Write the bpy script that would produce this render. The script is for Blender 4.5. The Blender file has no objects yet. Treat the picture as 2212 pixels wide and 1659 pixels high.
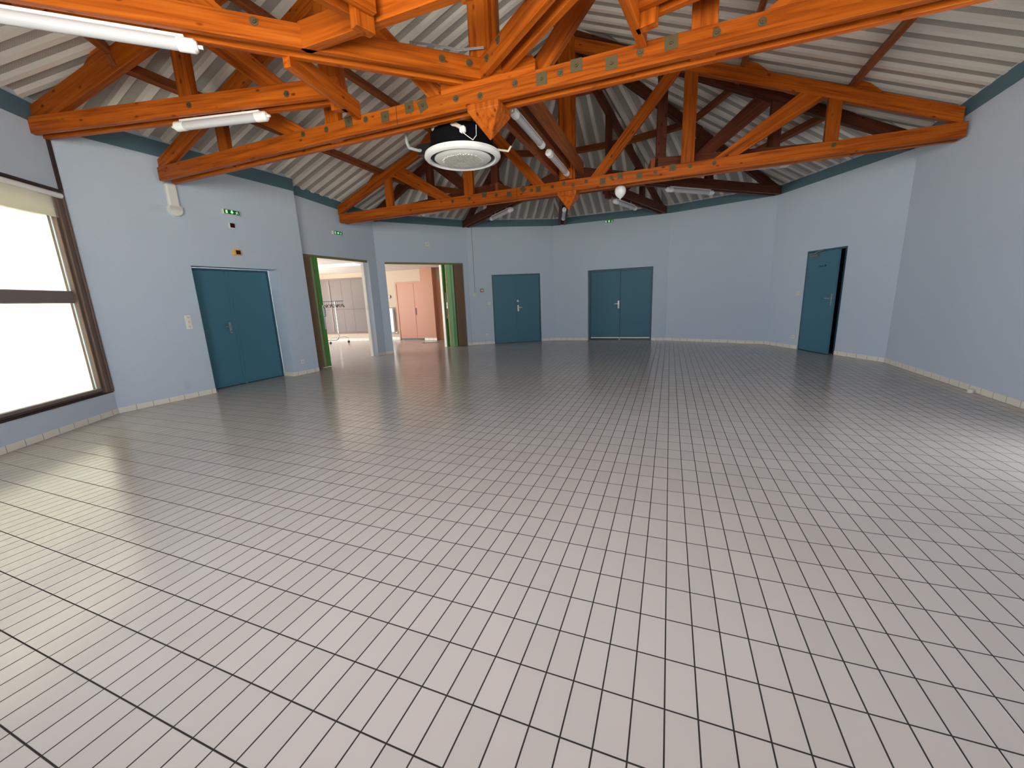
import bpy, bmesh, math, random
from mathutils import Vector, Matrix
random.seed(7)
C = bpy.context.scene.collection
sc = bpy.context.scene

# ---------------------------------------------------------------- camera
F_PX, YAW, PITCH, ROLL, CAM_H = 859.853, .3781, .2120, -.0413, 1.378
cd = bpy.data.cameras.new('camera')
cam = bpy.data.objects.new('camera', cd)
C.objects.link(cam)
CAM_R = Matrix.Rotation(YAW, 3, 'Z') @ Matrix.Rotation(math.pi / 2 - PITCH, 3, 'X') @ Matrix.Rotation(ROLL, 3, 'Z')
cam.matrix_world = Matrix.Translation((0, 0, CAM_H)) @ CAM_R.to_4x4()
cd.sensor_fit = 'HORIZONTAL'
cd.sensor_width = 36
cd.lens = 36 * F_PX / 2212
cd.clip_start = .02
sc.camera = cam

# ---------------------------------------------------------------- daylight, exposure
world = bpy.data.worlds.new('overcast_sky')
sc.world = world
world.use_nodes = True
wn = world.node_tree.nodes
wl = world.node_tree.links
bg = wn['Background']
tc = wn.new('ShaderNodeTexCoord')
sp = wn.new('ShaderNodeSeparateXYZ')
rp = wn.new('ShaderNodeValToRGB')
wl.new(tc.outputs['Generated'], sp.inputs[0])
mr = wn.new('ShaderNodeMapRange')
mr.inputs[1].default_value = -1
mr.inputs[2].default_value = 1
wl.new(sp.outputs[2], mr.inputs[0])
wl.new(mr.outputs[0], rp.inputs[0])
e = rp.color_ramp.elements
e[0].position = .44; e[0].color = (.97, .94, .87, 1)       # pale ground outside, made brighter than the sky to light the roof
e[1].position = .56; e[1].color = (.62, .66, .72, 1)      # sky on the shaded side
wl.new(rp.outputs[0], bg.inputs[0])
bg.inputs[1].default_value = 23.5

def daylight_portal(name, loc, nrm, w, h):
    """importance-sampling portal for the sky, filling a window opening"""
    d = bpy.data.lights.new(name, 'AREA')
    d.shape = 'RECTANGLE'; d.size = w; d.size_y = h
    d.cycles.is_portal = True
    o = bpy.data.objects.new(name, d)
    C.objects.link(o)
    o.location = loc
    o.rotation_euler = Vector(nrm).to_track_quat('-Z', 'Z').to_euler()
    return o

vs = sc.view_settings
vs.view_transform = 'Standard'
vs.look = 'None'
vs.exposure = 0.14
vs.gamma = 1
vs.use_curve_mapping = False
sc.cycles.use_denoising = True
sc.cycles.max_bounces = 10
sc.cycles.diffuse_bounces = 7
sc.cycles.glossy_bounces = 4
sc.cycles.transmission_bounces = 6
sc.cycles.transparent_max_bounces = 8
sc.cycles.caustics_reflective = False
sc.cycles.caustics_refractive = False
sc.cycles.sample_clamp_indirect = 6

# ---------------------------------------------------------------- materials
def srgb(r, g, b):
    f = lambda c: (c / 255 / 12.92) if c / 255 <= .04045 else ((c / 255 + .055) / 1.055) ** 2.4
    return (f(r), f(g), f(b), 1)

def mat(name, col, rough=.5, metal=0, spec=.5, bump=None, var=None, emit=None, coat=0):
    m = bpy.data.materials.new(name)
    m.use_nodes = True
    n = m.node_tree.nodes; l = m.node_tree.links
    b = n['Principled BSDF']
    b.inputs['Base Color'].default_value = col
    b.inputs['Roughness'].default_value = rough
    b.inputs['Metallic'].default_value = metal
    b.inputs['Specular IOR Level'].default_value = spec
    b.inputs['Coat Weight'].default_value = coat
    t = n.new('ShaderNodeTexCoord')
    if bump:
        s, st = bump
        z = n.new('ShaderNodeTexNoise'); z.inputs['Scale'].default_value = s; z.inputs['Detail'].default_value = 4
        l.new(t.outputs['Object'], z.inputs['Vector'])
        bp = n.new('ShaderNodeBump'); bp.inputs['Strength'].default_value = st; bp.inputs['Distance'].default_value = .01
        l.new(z.outputs[0], bp.inputs['Height']); l.new(bp.outputs[0], b.inputs['Normal'])
    if var:
        s, amt = var
        z = n.new('ShaderNodeTexNoise'); z.inputs['Scale'].default_value = s; z.inputs['Detail'].default_value = 3
        l.new(t.outputs['Object'], z.inputs['Vector'])
        r = n.new('ShaderNodeValToRGB')
        r.color_ramp.elements[0].position = .3; r.color_ramp.elements[1].position = .7
        r.color_ramp.elements[0].color = tuple(c * (1 - amt) for c in col[:3]) + (1,)
        r.color_ramp.elements[1].color = tuple(min(1, c * (1 + amt)) for c in col[:3]) + (1,)
        l.new(z.outputs[0], r.inputs[0]); l.new(r.outputs[0], b.inputs['Base Color'])
    if emit:
        b.inputs['Emission Color'].default_value = emit[0]
        b.inputs['Emission Strength'].default_value = emit[1]
    return m

def math_node(n, l, op, a, b=None, c=None):
    x = n.new('ShaderNodeMath'); x.operation = op
    for i, v in enumerate((a, b, c)):
        if v is None: continue
        if isinstance(v, (int, float)): x.inputs[i].default_value = v
        else: l.new(v, x.inputs[i])
    return x.outputs[0]

def wood(name, light, mid, dark, rough=.38):
    """varnished softwood: stretched grain along local x, knots"""
    m = bpy.data.materials.new(name); m.use_nodes = True
    n = m.node_tree.nodes; l = m.node_tree.links; b = n['Principled BSDF']
    t = n.new('ShaderNodeTexCoord'); oi = n.new('ShaderNodeObjectInfo')
    off = n.new('ShaderNodeVectorMath'); off.operation = 'MULTIPLY_ADD'
    cx = n.new('ShaderNodeCombineXYZ'); l.new(oi.outputs['Random'], cx.inputs[0]); l.new(oi.outputs['Random'], cx.inputs[1])
    l.new(cx.outputs[0], off.inputs[0]); off.inputs[1].default_value = (37, 11, 0); l.new(t.outputs['Object'], off.inputs[2])
    mp = n.new('ShaderNodeMapping'); mp.inputs['Scale'].default_value = (1.3, 24, 24)
    l.new(off.outputs[0], mp.inputs[0])
    g = n.new('ShaderNodeTexNoise'); g.inputs['Scale'].default_value = 1.0; g.inputs['Detail'].default_value = 5; g.inputs['Distortion'].default_value = .6
    l.new(mp.outputs[0], g.inputs['Vector'])
    r = n.new('ShaderNodeValToRGB'); el = r.color_ramp.elements
    el[0].position = .30; el[0].color = dark; el[1].position = .72; el[1].color = light
    x = el.new(.5); x.color = mid
    l.new(g.outputs[0], r.inputs[0])
    mk = n.new('ShaderNodeMapping'); mk.inputs['Scale'].default_value = (4.2, 8.5, 8.5); l.new(off.outputs[0], mk.inputs[0])
    vo = n.new('ShaderNodeTexVoronoi'); vo.inputs['Scale'].default_value = 1; l.new(mk.outputs[0], vo.inputs['Vector'])
    kr = n.new('ShaderNodeValToRGB'); kr.color_ramp.elements[0].position = .06; kr.color_ramp.elements[0].color = (.16, .09, .06, 1)
    kr.color_ramp.elements[1].position = .15; kr.color_ramp.elements[1].color = (1, 1, 1, 1)
    l.new(vo.outputs['Distance'], kr.inputs[0])
    mx = n.new('ShaderNodeMix'); mx.data_type = 'RGBA'; mx.blend_type = 'MULTIPLY'; mx.inputs[0].default_value = .8
    l.new(r.outputs[0], mx.inputs[6]); l.new(kr.outputs[0], mx.inputs[7])
    hv = n.new('ShaderNodeHueSaturation')
    l.new(math_node(n, l, 'MULTIPLY_ADD', oi.outputs['Random'], .3, .85), hv.inputs['Value'])
    l.new(mx.outputs[2], hv.inputs['Color']); l.new(hv.outputs[0], b.inputs['Base Color'])
    b.inputs['Roughness'].default_value = rough
    b.inputs['Specular IOR Level'].default_value = .14
    bp = n.new('ShaderNodeBump'); bp.inputs['Strength'].default_value = .12; bp.inputs['Distance'].default_value = .004
    l.new(g.outputs[0], bp.inputs['Height']); l.new(bp.outputs[0], b.inputs['Normal'])
    return m

def tile_floor(name, base, grout):
    """glazed 10 x 20 cm tiles laid straight: joints at exact world positions"""
    m = bpy.data.materials.new(name); m.use_nodes = True
    n = m.node_tree.nodes; l = m.node_tree.links; b = n['Principled BSDF']
    t = n.new('ShaderNodeTexCoord'); s = n.new('ShaderNodeSeparateXYZ'); l.new(t.outputs['Object'], s.inputs[0])
    def joint(out, origin, pitch, half):
        u = math_node(n, l, 'DIVIDE', math_node(n, l, 'SUBTRACT', out, origin), pitch)
        fr = math_node(n, l, 'SUBTRACT', u, math_node(n, l, 'FLOOR', math_node(n, l, 'ADD', u, .5)))
        d = math_node(n, l, 'MULTIPLY', math_node(n, l, 'ABSOLUTE', fr), pitch)
        mrn = n.new('ShaderNodeMapRange'); l.new(d, mrn.inputs[0]); mrn.inputs[1].default_value = half * .8; mrn.inputs[2].default_value = half * 1.35
        return mrn.outputs[0], math_node(n, l, 'FLOOR', u)
    jx, ix = joint(s.outputs[0], .0379, .103629, .0026)
    jy, iy = joint(s.outputs[1], 1.1773, .203037, .0027)
    mask = math_node(n, l, 'MINIMUM', jx, jy)
    cx = n.new('ShaderNodeCombineXYZ'); l.new(ix, cx.inputs[0]); l.new(iy, cx.inputs[1])
    wn_ = n.new('ShaderNodeTexWhiteNoise'); l.new(cx.outputs[0], wn_.inputs[0])
    hs = n.new('ShaderNodeHueSaturation'); hs.inputs['Color'].default_value = base
    l.new(math_node(n, l, 'MULTIPLY_ADD', wn_.outputs[0], .07, .965), hs.inputs['Value'])
    no = n.new('ShaderNodeTexNoise'); no.inputs['Scale'].default_value = 1.3; no.inputs['Detail'].default_value = 5; l.new(t.outputs['Object'], no.inputs['Vector'])
    # sparse dark specks
    wv = n.new('ShaderNodeTexVoronoi'); wv.inputs['Scale'].default_value = 2.6; l.new(t.outputs['Object'], wv.inputs['Vector'])
    sr = n.new('ShaderNodeMapRange'); l.new(wv.outputs['Distance'], sr.inputs[0]); sr.inputs[1].default_value = .006; sr.inputs[2].default_value = .012; sr.inputs[3].default_value = .35
    mb = n.new('ShaderNodeMix'); mb.data_type = 'RGBA'; mb.blend_type = 'MULTIPLY'; mb.inputs[0].default_value = 1
    l.new(hs.outputs[0], mb.inputs[6])
    cc = n.new('ShaderNodeCombineXYZ')
    for i in range(3): l.new(sr.outputs[0], cc.inputs[i])
    l.new(cc.outputs[0], mb.inputs[7])
    mx = n.new('ShaderNodeMix'); mx.data_type = 'RGBA'
    l.new(mask, mx.inputs[0]); mx.inputs[6].default_value = grout; l.new(mb.outputs[2], mx.inputs[7])
    l.new(mx.outputs[2], b.inputs['Base Color'])
    rr = math_node(n, l, 'MULTIPLY', 1.0, .19)
    r2 = n.new('ShaderNodeMix'); r2.data_type = 'FLOAT'; l.new(mask, r2.inputs[0]); r2.inputs[2].default_value = .9; l.new(rr, r2.inputs[3])
    l.new(r2.outputs[0], b.inputs['Roughness'])
    b.inputs['Specular IOR Level'].default_value = .55
    # glazed tile faces are slightly uneven
    h = math_node(n, l, 'MULTIPLY', mask, 1.0)
    bp = n.new('ShaderNodeBump'); bp.inputs['Strength'].default_value = .35; bp.inputs['Distance'].default_value = .0015
    l.new(h, bp.inputs['Height']); l.new(bp.outputs[0], b.inputs['Normal'])
    return m

def stripe_mat(name, base, line, axis, pitch, half, rough=.4, origin=0):
    m = bpy.data.materials.new(name); m.use_nodes = True
    n = m.node_tree.nodes; l = m.node_tree.links; b = n['Principled BSDF']
    t = n.new('ShaderNodeTexCoord'); s = n.new('ShaderNodeSeparateXYZ'); l.new(t.outputs['Object'], s.inputs[0])
    out = None
    for ax in (axis if isinstance(axis, tuple) else (axis,)):
        u = math_node(n, l, 'DIVIDE', math_node(n, l, 'SUBTRACT', s.outputs[ax], origin), pitch)
        fr = math_node(n, l, 'SUBTRACT', u, math_node(n, l, 'FLOOR', math_node(n, l, 'ADD', u, .5)))
        d = math_node(n, l, 'MULTIPLY', math_node(n, l, 'ABSOLUTE', fr), pitch)
        g = math_node(n, l, 'GREATER_THAN', d, half)
        out = g if out is None else math_node(n, l, 'MINIMUM', out, g)
    mx = n.new('ShaderNodeMix'); mx.data_type = 'RGBA'; l.new(out, mx.inputs[0]); mx.inputs[6].default_value = line; mx.inputs[7].default_value = base
    l.new(mx.outputs[2], b.inputs['Base Color']); b.inputs['Roughness'].default_value = rough
    return m

def perforated(name, base, hole):
    m = bpy.data.materials.new(name); m.use_nodes = True
    n = m.node_tree.nodes; l = m.node_tree.links; b = n['Principled BSDF']
    t = n.new('ShaderNodeTexCoord')
    mp = n.new('ShaderNodeMapping'); mp.inputs['Rotation'].default_value = (0, 0, math.radians(45)); l.new(t.outputs['Object'], mp.inputs[0])
    vo = n.new('ShaderNodeTexVoronoi'); vo.inputs['Scale'].default_value = 80; vo.inputs['Randomness'].default_value = 0; l.new(mp.outputs[0], vo.inputs['Vector'])
    r = n.new('ShaderNodeValToRGB'); r.color_ramp.elements[0].position = .28; r.color_ramp.elements[0].color = hole
    r.color_ramp.elements[1].position = .36; r.color_ramp.elements[1].color = base
    l.new(vo.outputs['Distance'], r.inputs[0]); l.new(r.outputs[0], b.inputs['Base Color']); b.inputs['Roughness'].default_value = .55
    return m

M = {}
M['plaster'] = mat('blue_grey_plaster', (.545, .625, .735, 1), .75, spec=.25, bump=(130, .5))
M['band'] = mat('teal_eaves_paint', (.085, .165, .215, 1), .55, bump=(80, .15))
M['door'] = mat('petrol_blue_paint', (.058, .172, .240, 1), .5, spec=.3, bump=(220, .08))
M['doorframe'] = mat('dark_petrol_paint', (.028, .085, .125, 1), .45)
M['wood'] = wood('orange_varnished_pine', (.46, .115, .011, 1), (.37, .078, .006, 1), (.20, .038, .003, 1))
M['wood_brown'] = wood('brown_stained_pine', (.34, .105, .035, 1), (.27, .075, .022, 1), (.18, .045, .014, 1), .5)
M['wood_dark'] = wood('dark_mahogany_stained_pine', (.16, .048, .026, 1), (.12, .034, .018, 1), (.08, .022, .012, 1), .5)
M['floor'] = tile_floor('greyish_white_floor_tiles', (.455, .405, .378, 1), (.012, .007, .006, 1))
M['skirt'] = stripe_mat('white_skirting_tiles', (.80, .76, .68, 1), (.20, .18, .15, 1), 0, .2045, .0028, .3)
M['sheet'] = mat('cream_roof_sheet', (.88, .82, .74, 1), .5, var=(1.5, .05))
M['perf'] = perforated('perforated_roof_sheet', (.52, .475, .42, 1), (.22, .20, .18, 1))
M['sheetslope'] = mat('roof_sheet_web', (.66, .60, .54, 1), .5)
M['white'] = mat('white_plastic', (.86, .85, .85, 1), .35)
M['whiteframe'] = mat('white_lacquer', (.78, .77, .72, 1), .4)
M['diffuser'] = mat('frosted_diffuser', (.54, .53, .56, 1), .25, coat=.3)
M['cream'] = mat('cream_plastic', (.70, .64, .54, 1), .45)
M['black'] = mat('black_foam', (.004, .004, .005, 1), .95, spec=.1)
M['darkslot'] = mat('dark_air_slot', (.012, .012, .022, 1), .5)
M['steel'] = mat('brushed_steel', (.62, .60, .58, 1), .3, metal=1)
M['chrome'] = mat('chrome', (.8, .8, .8, 1), .12, metal=1)
M['bolt'] = mat('brassy_zinc_bolt', (.085, .060, .026, 1), .5, metal=.2)
M['plate'] = mat('zinc_washer_plate', (.085, .062, .026, 1), .55, metal=.2)
M['green'] = mat('green_laminate', (.055, .24, .035, 1), .35, bump=(60, .05))
M['lightgreen'] = mat('pale_green_laminate', (.34, .60, .27, 1), .35)
M['olive'] = mat('olive_edge_strip', (.20, .185, .075, 1), .45)
M['pleat'] = mat('brown_ribbed_laminate', (.25, .15, .085, 1), .5, bump=(60, .1))
M['pleatdark'] = mat('dark_pleat_gap', (.03, .015, .01, 1), .8)
M['brownframe'] = mat('brown_lacquered_window_wood', (.15, .095, .075, 1), .4, bump=(30, .1))
M['darkbrown'] = mat('dark_brown_metal', (.035, .018, .016, 1), .4)
M['mullion'] = mat('grey_brown_mullion', (.20, .165, .155, 1), .5)
M['creamwall'] = mat('cream_wall_paint', (.52, .43, .33, 1), .8, bump=(90, .2))
M['salmon'] = mat('salmon_paint', (.45, .205, .125, 1), .5, bump=(120, .1))
M['blind'] = mat('grey_roller_shade', (.21, .18, .17, 1), .8)
M['ceiltile'] = stripe_mat('white_ceiling_tiles', (.72, .68, .63, 1), (.25, .23, .21, 1), (0, 1), .6, .008, .8)
M['redplastic'] = mat('red_plastic', (.35, .02, .02, 1), .35)
M['darkred'] = mat('dark_red_lens', (.045, .003, .008, 1), .2)
M['orange'] = mat('orange_plastic', (.85, .45, .12, 1), .4)
M['brownlens'] = mat('brown_black_lens', (.03, .01, .005, 1), .3)
M['exitgreen'] = mat('green_exit_panel', (.004, .05, .012, 1), .3, emit=((.0, .35, .08, 1), .12))
M['exitlit'] = mat('lit_exit_pictogram', (.5, .8, .55, 1), .4, emit=((.25, 1, .45, 1), .9))
M['exitwhite'] = mat('white_exit_pictogram', (.7, .85, .7, 1), .4, emit=((.5, 1, .6, 1), .35))
M['balloon'] = mat('white_rubber', (.80, .79, .80, 1), .3, coat=.2)
M['cable'] = mat('grey_cable', (.32, .33, .36, 1), .5)
M['patch'] = mat('blue_grey_cover_plate', (.50, .57, .66, 1), .6)
M['grey'] = mat('grey_painted_metal', (.33, .34, .34, 1), .5)
M['blackplastic'] = mat('black_plastic', (.010, .010, .010, 1), .35)
M['ceilglow'] = mat('glowing_ceiling_patch', (.85, .78, .72, 1), .5, emit=((1, .86, .78, 1), .6))  # emission puts the bright ceiling patch into the material

g = bpy.data.materials.new('window_glass'); g.use_nodes = True
gn = g.node_tree.nodes; gl = g.node_tree.links
gn.remove(gn['Principled BSDF'])
gt = gn.new('ShaderNodeBsdfTransparent'); gt.inputs[0].default_value = (.93, .95, .93, 1)
gg = gn.new('ShaderNodeBsdfGlossy'); gg.inputs['Roughness'].default_value = .02
gm = gn.new('ShaderNodeMixShader')
gm.inputs[0].default_value = .05; gl.new(gt.outputs[0], gm.inputs[1]); gl.new(gg.outputs[0], gm.inputs[2])
gl.new(gm.outputs[0], gn['Material Output'].inputs[0])
M['glass'] = g
g = bpy.data.materials.new('translucent_roller_blind'); g.use_nodes = True
gn = g.node_tree.nodes; gl = g.node_tree.links
gn.remove(gn['Principled BSDF'])
gt = gn.new('ShaderNodeBsdfTranslucent'); gt.inputs[0].default_value = (.80, .78, .72, 1)
gg = gn.new('ShaderNodeBsdfDiffuse'); gg.inputs[0].default_value = (.7, .66, .6, 1)
gm = gn.new('ShaderNodeMixShader'); gm.inputs[0].default_value = .30
gl.new(gt.outputs[0], gm.inputs[1]); gl.new(gg.outputs[0], gm.inputs[2]); gl.new(gm.outputs[0], gn['Material Output'].inputs[0])
M['rollerblind'] = g
g2 = g.copy(); g2.name = 'translucent_dimming_screen'
for nd in g2.node_tree.nodes:
    if nd.type == 'BSDF_TRANSLUCENT': nd.inputs[0].default_value = (.50, .485, .43, 1)
M['screen'] = g2

# ---------------------------------------------------------------- mesh helpers
def link(name, bm, m, parent=None, mw=None, bevel=0, smooth=False):
    bmesh.ops.recalc_face_normals(bm, faces=bm.faces)
    if bevel:
        bmesh.ops.bevel(bm, geom=list(bm.edges), offset=bevel, segments=1, affect='EDGES', profile=.6)
    me = bpy.data.meshes.new(name); bm.to_mesh(me); bm.free()
    for x in (m if isinstance(m, (list, tuple)) else [m]): me.materials.append(x)
    if smooth:
        for p in me.polygons: p.use_smooth = True
        me.set_sharp_from_angle(angle=math.radians(40))
    o = bpy.data.objects.new(name, me); C.objects.link(o)
    mw = mw or Matrix.Identity(4)
    if parent is not None:
        o.parent = parent
        o.matrix_basis = full(parent).inverted() @ mw
    else:
        o.matrix_basis = mw
    return o

def full(o):
    m = o.matrix_basis.copy()
    if o.parent: m = full(o.parent) @ m
    return m

def thing(name, label, cat, loc=(0, 0, 0), group=None):
    o = bpy.data.objects.new(name, None); C.objects.link(o)
    o.matrix_basis = Matrix.Translation(loc)
    o.empty_display_size = .1
    o['label'] = label; o['category'] = cat
    if group: o['group'] = group
    return o

def tag(o, label, cat, group=None):
    o['label'] = label; o['category'] = cat
    if group: o['group'] = group
    return o

def struct(o, label=None):
    o['kind'] = 'structure'
    if label: o['label'] = label
    return o

def box(bm, x0, x1, y0, y1, z0, z1, mi=0):
    v = [bm.verts.new(p) for p in ((x0, y0, z0), (x1, y0, z0), (x1, y1, z0), (x0, y1, z0), (x0, y0, z1), (x1, y0, z1), (x1, y1, z1), (x0, y1, z1))]
    for q in ((0, 3, 2, 1), (4, 5, 6, 7), (0, 1, 5, 4), (1, 2, 6, 5), (2, 3, 7, 6), (3, 0, 4, 7)):
        f = bm.faces.new([v[i] for i in q]); f.material_index = mi
    return v

def BX(*a):
    bm = bmesh.new(); box(bm, *a); return bm

def prism(bm, poly, y0, y1, mi=0):
    """poly in (x,z), extruded y0..y1"""
    a = [bm.verts.new((p[0], y0, p[1])) for p in poly]
    b = [bm.verts.new((p[0], y1, p[1])) for p in poly]
    n = len(poly)
    bm.faces.new(a).material_index = mi; bm.faces.new(b[::-1]).material_index = mi
    for i in range(n):
        bm.faces.new((a[i], b[i], b[(i + 1) % n], a[(i + 1) % n])).material_index = mi

def cyl(bm, p0, p1, r, r1=None, seg=16, caps=True, mi=0):
    p0 = Vector(p0); p1 = Vector(p1); r1 = r if r1 is None else r1
    d = (p1 - p0).normalized()
    u = d.orthogonal().normalized(); w = d.cross(u)
    A = []; B = []
    for i in range(seg):
        t = 2 * math.pi * i / seg; k = u * math.cos(t) + w * math.sin(t)
        A.append(bm.verts.new(p0 + k * r)); B.append(bm.verts.new(p1 + k * r1))
    for i in range(seg):
        bm.faces.new((A[i], A[(i + 1) % seg], B[(i + 1) % seg], B[i])).material_index = mi
    if caps:
        bm.faces.new(A[::-1]).material_index = mi; bm.faces.new(B).material_index = mi

def lathe(bm, prof, c=(0, 0, 0), seg=48, mi=0, axis='Z'):
    """prof: list of (r,h)"""
    rings = []
    for r, h in prof:
        if r < 1e-6:
            p = (c[0], c[1], c[2] + h) if axis == 'Z' else (c[0], c[1] + h, c[2])
            rings.append([bm.verts.new(p)])
        else:
            ring = []
            for i in range(seg):
                t = 2 * math.pi * i / seg
                p = (c[0] + r * math.cos(t), c[1] + r * math.sin(t), c[2] + h) if axis == 'Z' else (c[0] + r * math.cos(t), c[1] + h, c[2] + r * math.sin(t))
                ring.append(bm.verts.new(p))
            rings.append(ring)
    for a, b in zip(rings, rings[1:]):
        for i in range(seg):
            j = (i + 1) % seg
            if len(a) == 1 and len(b) == 1: continue
            if len(a) == 1: f = bm.faces.new((a[0], b[i], b[j]))
            elif len(b) == 1: f = bm.faces.new((a[i], a[j], b[0]))
            else: f = bm.faces.new((a[i], a[j], b[j], b[i]))
            f.material_index = mi

def tube(bm, pts, r, seg=8, mi=0):
    for a, b in zip(pts, pts[1:]): cyl(bm, a, b, r, seg=seg, mi=mi)
    for p in pts[1:-1]:
        bmesh.ops.create_uvsphere(bm, u_segments=seg, v_segments=6, radius=r, matrix=Matrix.Translation(p))

def pray(px, py):
    return CAM_R @ Vector((px - 1106, -(py - 829.5), -F_PX))

# ---------------------------------------------------------------- plan of the hall
CX = -1.82                                    # long axis of the hall
Y1, Y2 = 4.215, 7.74                          # the two main trusses
RIDGE = 5.85
P_An, P_Fe = (-7.26, 3.05), (-7.045, 6.42)     # projecting wall beside the window
P_A0, P_A = (-7.256, 6.42), (-7.256, 8.935)
P_2, P_3, P_4, P_5, P_6 = (-5.694, 11.148), (-3.397, 12.458), (-.073, 12.39), (2.25, 11.548), (3.598, 8.895)
P_6n, P_5n, P_4n, P_3n, P_2n = (3.56, 2.95), (2.35, .72), (-.1, -.55), (-3.45, -.55), (-5.80, .69)

class Wall:
    def __init__(s, A, B):
        s.A = Vector((A[0], A[1], 0)); B = Vector((B[0], B[1], 0))
        s.L = (B - s.A).length; s.d = (B - s.A) / s.L; s.n = Vector((-s.d.y, s.d.x, 0))   # outward
        s.mw = Matrix(((s.d.x, s.n.x, 0, s.A.x), (s.d.y, s.n.y, 0, s.A.y), (0, 0, 1, 0), (0, 0, 0, 1)))
    def pt(s, x, z, out=0): return s.A + s.d * x + s.n * out + Vector((0, 0, z))
    def at(s, px, py, out=0):
        r = pray(px, py); o = Vector((0, 0, CAM_H))
        t = ((s.A + s.n * out) - o).dot(s.n) / r.dot(s.n); p = o + r * t
        return (p - s.A).dot(s.d), p.z

W_front = Wall(P_An, P_Fe)
W_A = Wall(P_A0, P_A)
W_1 = Wall(P_A, P_2)
W_2 = Wall(P_2, P_3)
W_3 = Wall(P_3, P_4)
W_4 = Wall(P_4, P_5)
W_5 = Wall(P_5, P_6)
W_R = Wall(P_6, P_6n)
W_b1 = Wall(P_6n, P_5n)
W_b2 = Wall(P_5n, P_4n)
W_b3 = Wall(P_4n, P_3n)
W_b4 = Wall(P_3n, P_2n)
W_win = Wall(P_2n, P_An)

TH = .30
def build_wall(name, W, za, zb, openings=(), ea=.16, eb=.16, m=None, label=None, bandh=.19, lift=.30, th=TH):
    """za/zb: height of the painted wall at both ends; the eaves band and hidden top go above"""
    bm = bmesh.new()
    top = lambda s: za + (zb - za) * max(0, min(1, s / W.L)) + bandh + lift
    xs = -ea
    cuts = sorted(openings)
    for (s0, s1, z0, z1) in cuts:
        prism(bm, [(xs, 0), (s0, 0), (s0, top(s0)), (xs, top(xs))], 0, th)
        if z0 > 0: prism(bm, [(s0, 0), (s1, 0), (s1, z0), (s0, z0)], 0, th)
        prism(bm, [(s0, z1), (s1, z1), (s1, top(s1)), (s0, top(s0))], 0, th)
        xs = s1
    prism(bm, [(xs, 0), (W.L + eb, 0), (W.L + eb, top(W.L + eb)), (xs, top(xs))], 0, th)
    o = struct(link(name, bm, m or M['plaster'], mw=W.mw), label)
    return o

def build_band(n, W, za, zb, ea=0, eb=0, h=.19):
    bm = bmesh.new()
    f = lambda s: za + (zb - za) * s / W.L
    a, b = -ea, W.L + eb
    prism(bm, [(a, f(a)), (b, f(b)), (b, f(b) + h), (a, f(a) + h)], -.012, .05)
    struct(link('trim_%d' % n, bm, M['band'], mw=W.mw), 'teal painted eaves band')

def build_skirt(name, W, spans):
    for i, (a, b) in enumerate(spans):
        bm = BX(a, b, -.011, .02, 0, .078)
        struct(link(name, bm, M['skirt'], mw=W.mw, bevel=.002))

# doors and openings in wall coordinates
d1a, d1b = W_front.at(468, 850)[0], W_front.at(637, 814)[0]
opA0, opA1 = .150, 2.20
opB0, opB1 = .215, 2.545
d2a, d2b = W_2.at(1069, 739.5)[0] - .0, W_2.at(1170, 735)[0]
d3a, d3b = W_3.at(1270, 660)[0], W_3.at(1409, 650)[0]
d5a, d5b = W_5.at(1722, 757)[0], W_5.at(1801, 768)[0]
HD = 2.10
win0, win1 = W_win.L - 2.55, W_win.L - .10

build_wall('wall_left_front', W_front, 3.66, 3.63, [(d1a, d1b, 0, HD)], eb=0)
build_wall('wall_left', W_A, 3.62, 3.49, [(opA0, opA1, 0, 2.475)], ea=.0, th=.22)
build_wall('wall_left_angled', W_1, 3.49, 3.475, [(opB0, opB1, 0, 2.46)])
build_wall('wall_back_left', W_2, 3.475, 3.475, [(d2a, d2b, 0, HD)])
build_wall('wall_back', W_3, 3.475, 3.47, [(d3a, d3b, 0, HD)])
build_wall('wall_back_right', W_4, 3.47, 3.465)
build_wall('wall_right_angled', W_5, 3.465, 3.465, [(d5a, d5b, 0, HD)])
gr0, gr1 = W_R.L - 1.35, W_R.L - .45
build_wall('wall_right', W_R, 3.465, 3.72, [(gr0, gr1, 0, 2.3)])
CL0, CL1 = 1.70, 3.05                       # unseen high window strip, added so daylight reaches the far walls
build_wall('wall_near_right', W_b1, 3.72, 3.70)
build_wall('wall_near_right_rear', W_b2, 3.70, 3.68, [(.6, W_b2.L - .6, CL0, CL1)])
build_wall('wall_rear', W_b3, 3.68, 3.68, [(.25, W_b3.L - .25, CL0 - .2, CL1 + .25)])
build_wall('wall_near_left_rear', W_b4, 3.68, 3.66)
build_wall('wall_window', W_win, 3.66, 3.66, [(win0 - .05, win1 + .08, .33, 2.93)], eb=0)
for i, (W, a, b, ea, eb) in enumerate([(W_front, 3.66, 3.63, 0, 0), (W_A, 3.64, 3.475, 0, 0), (W_1, 3.475, 3.475, 0, 0), (W_2, 3.475, 3.475, 0, 0), (W_3, 3.475, 3.47, 0, 0),
                                       (W_4, 3.47, 3.465, 0, 0), (W_5, 3.465, 3.465, 0, 0), (W_R, 3.465, 3.72, 0, 0), (W_b1, 3.72, 3.70, 0, 0), (W_b2, 3.70, 3.68, 0, 0),
                                       (W_b3, 3.68, 3.68, 0, 0), (W_b4, 3.68, 3.66, 0, 0), (W_win, 3.66, 3.66, 0, 0)]):
    build_band(i + 1, W, a, b, ea, eb, h=.22 if i in (0, 12) else .19)

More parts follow.
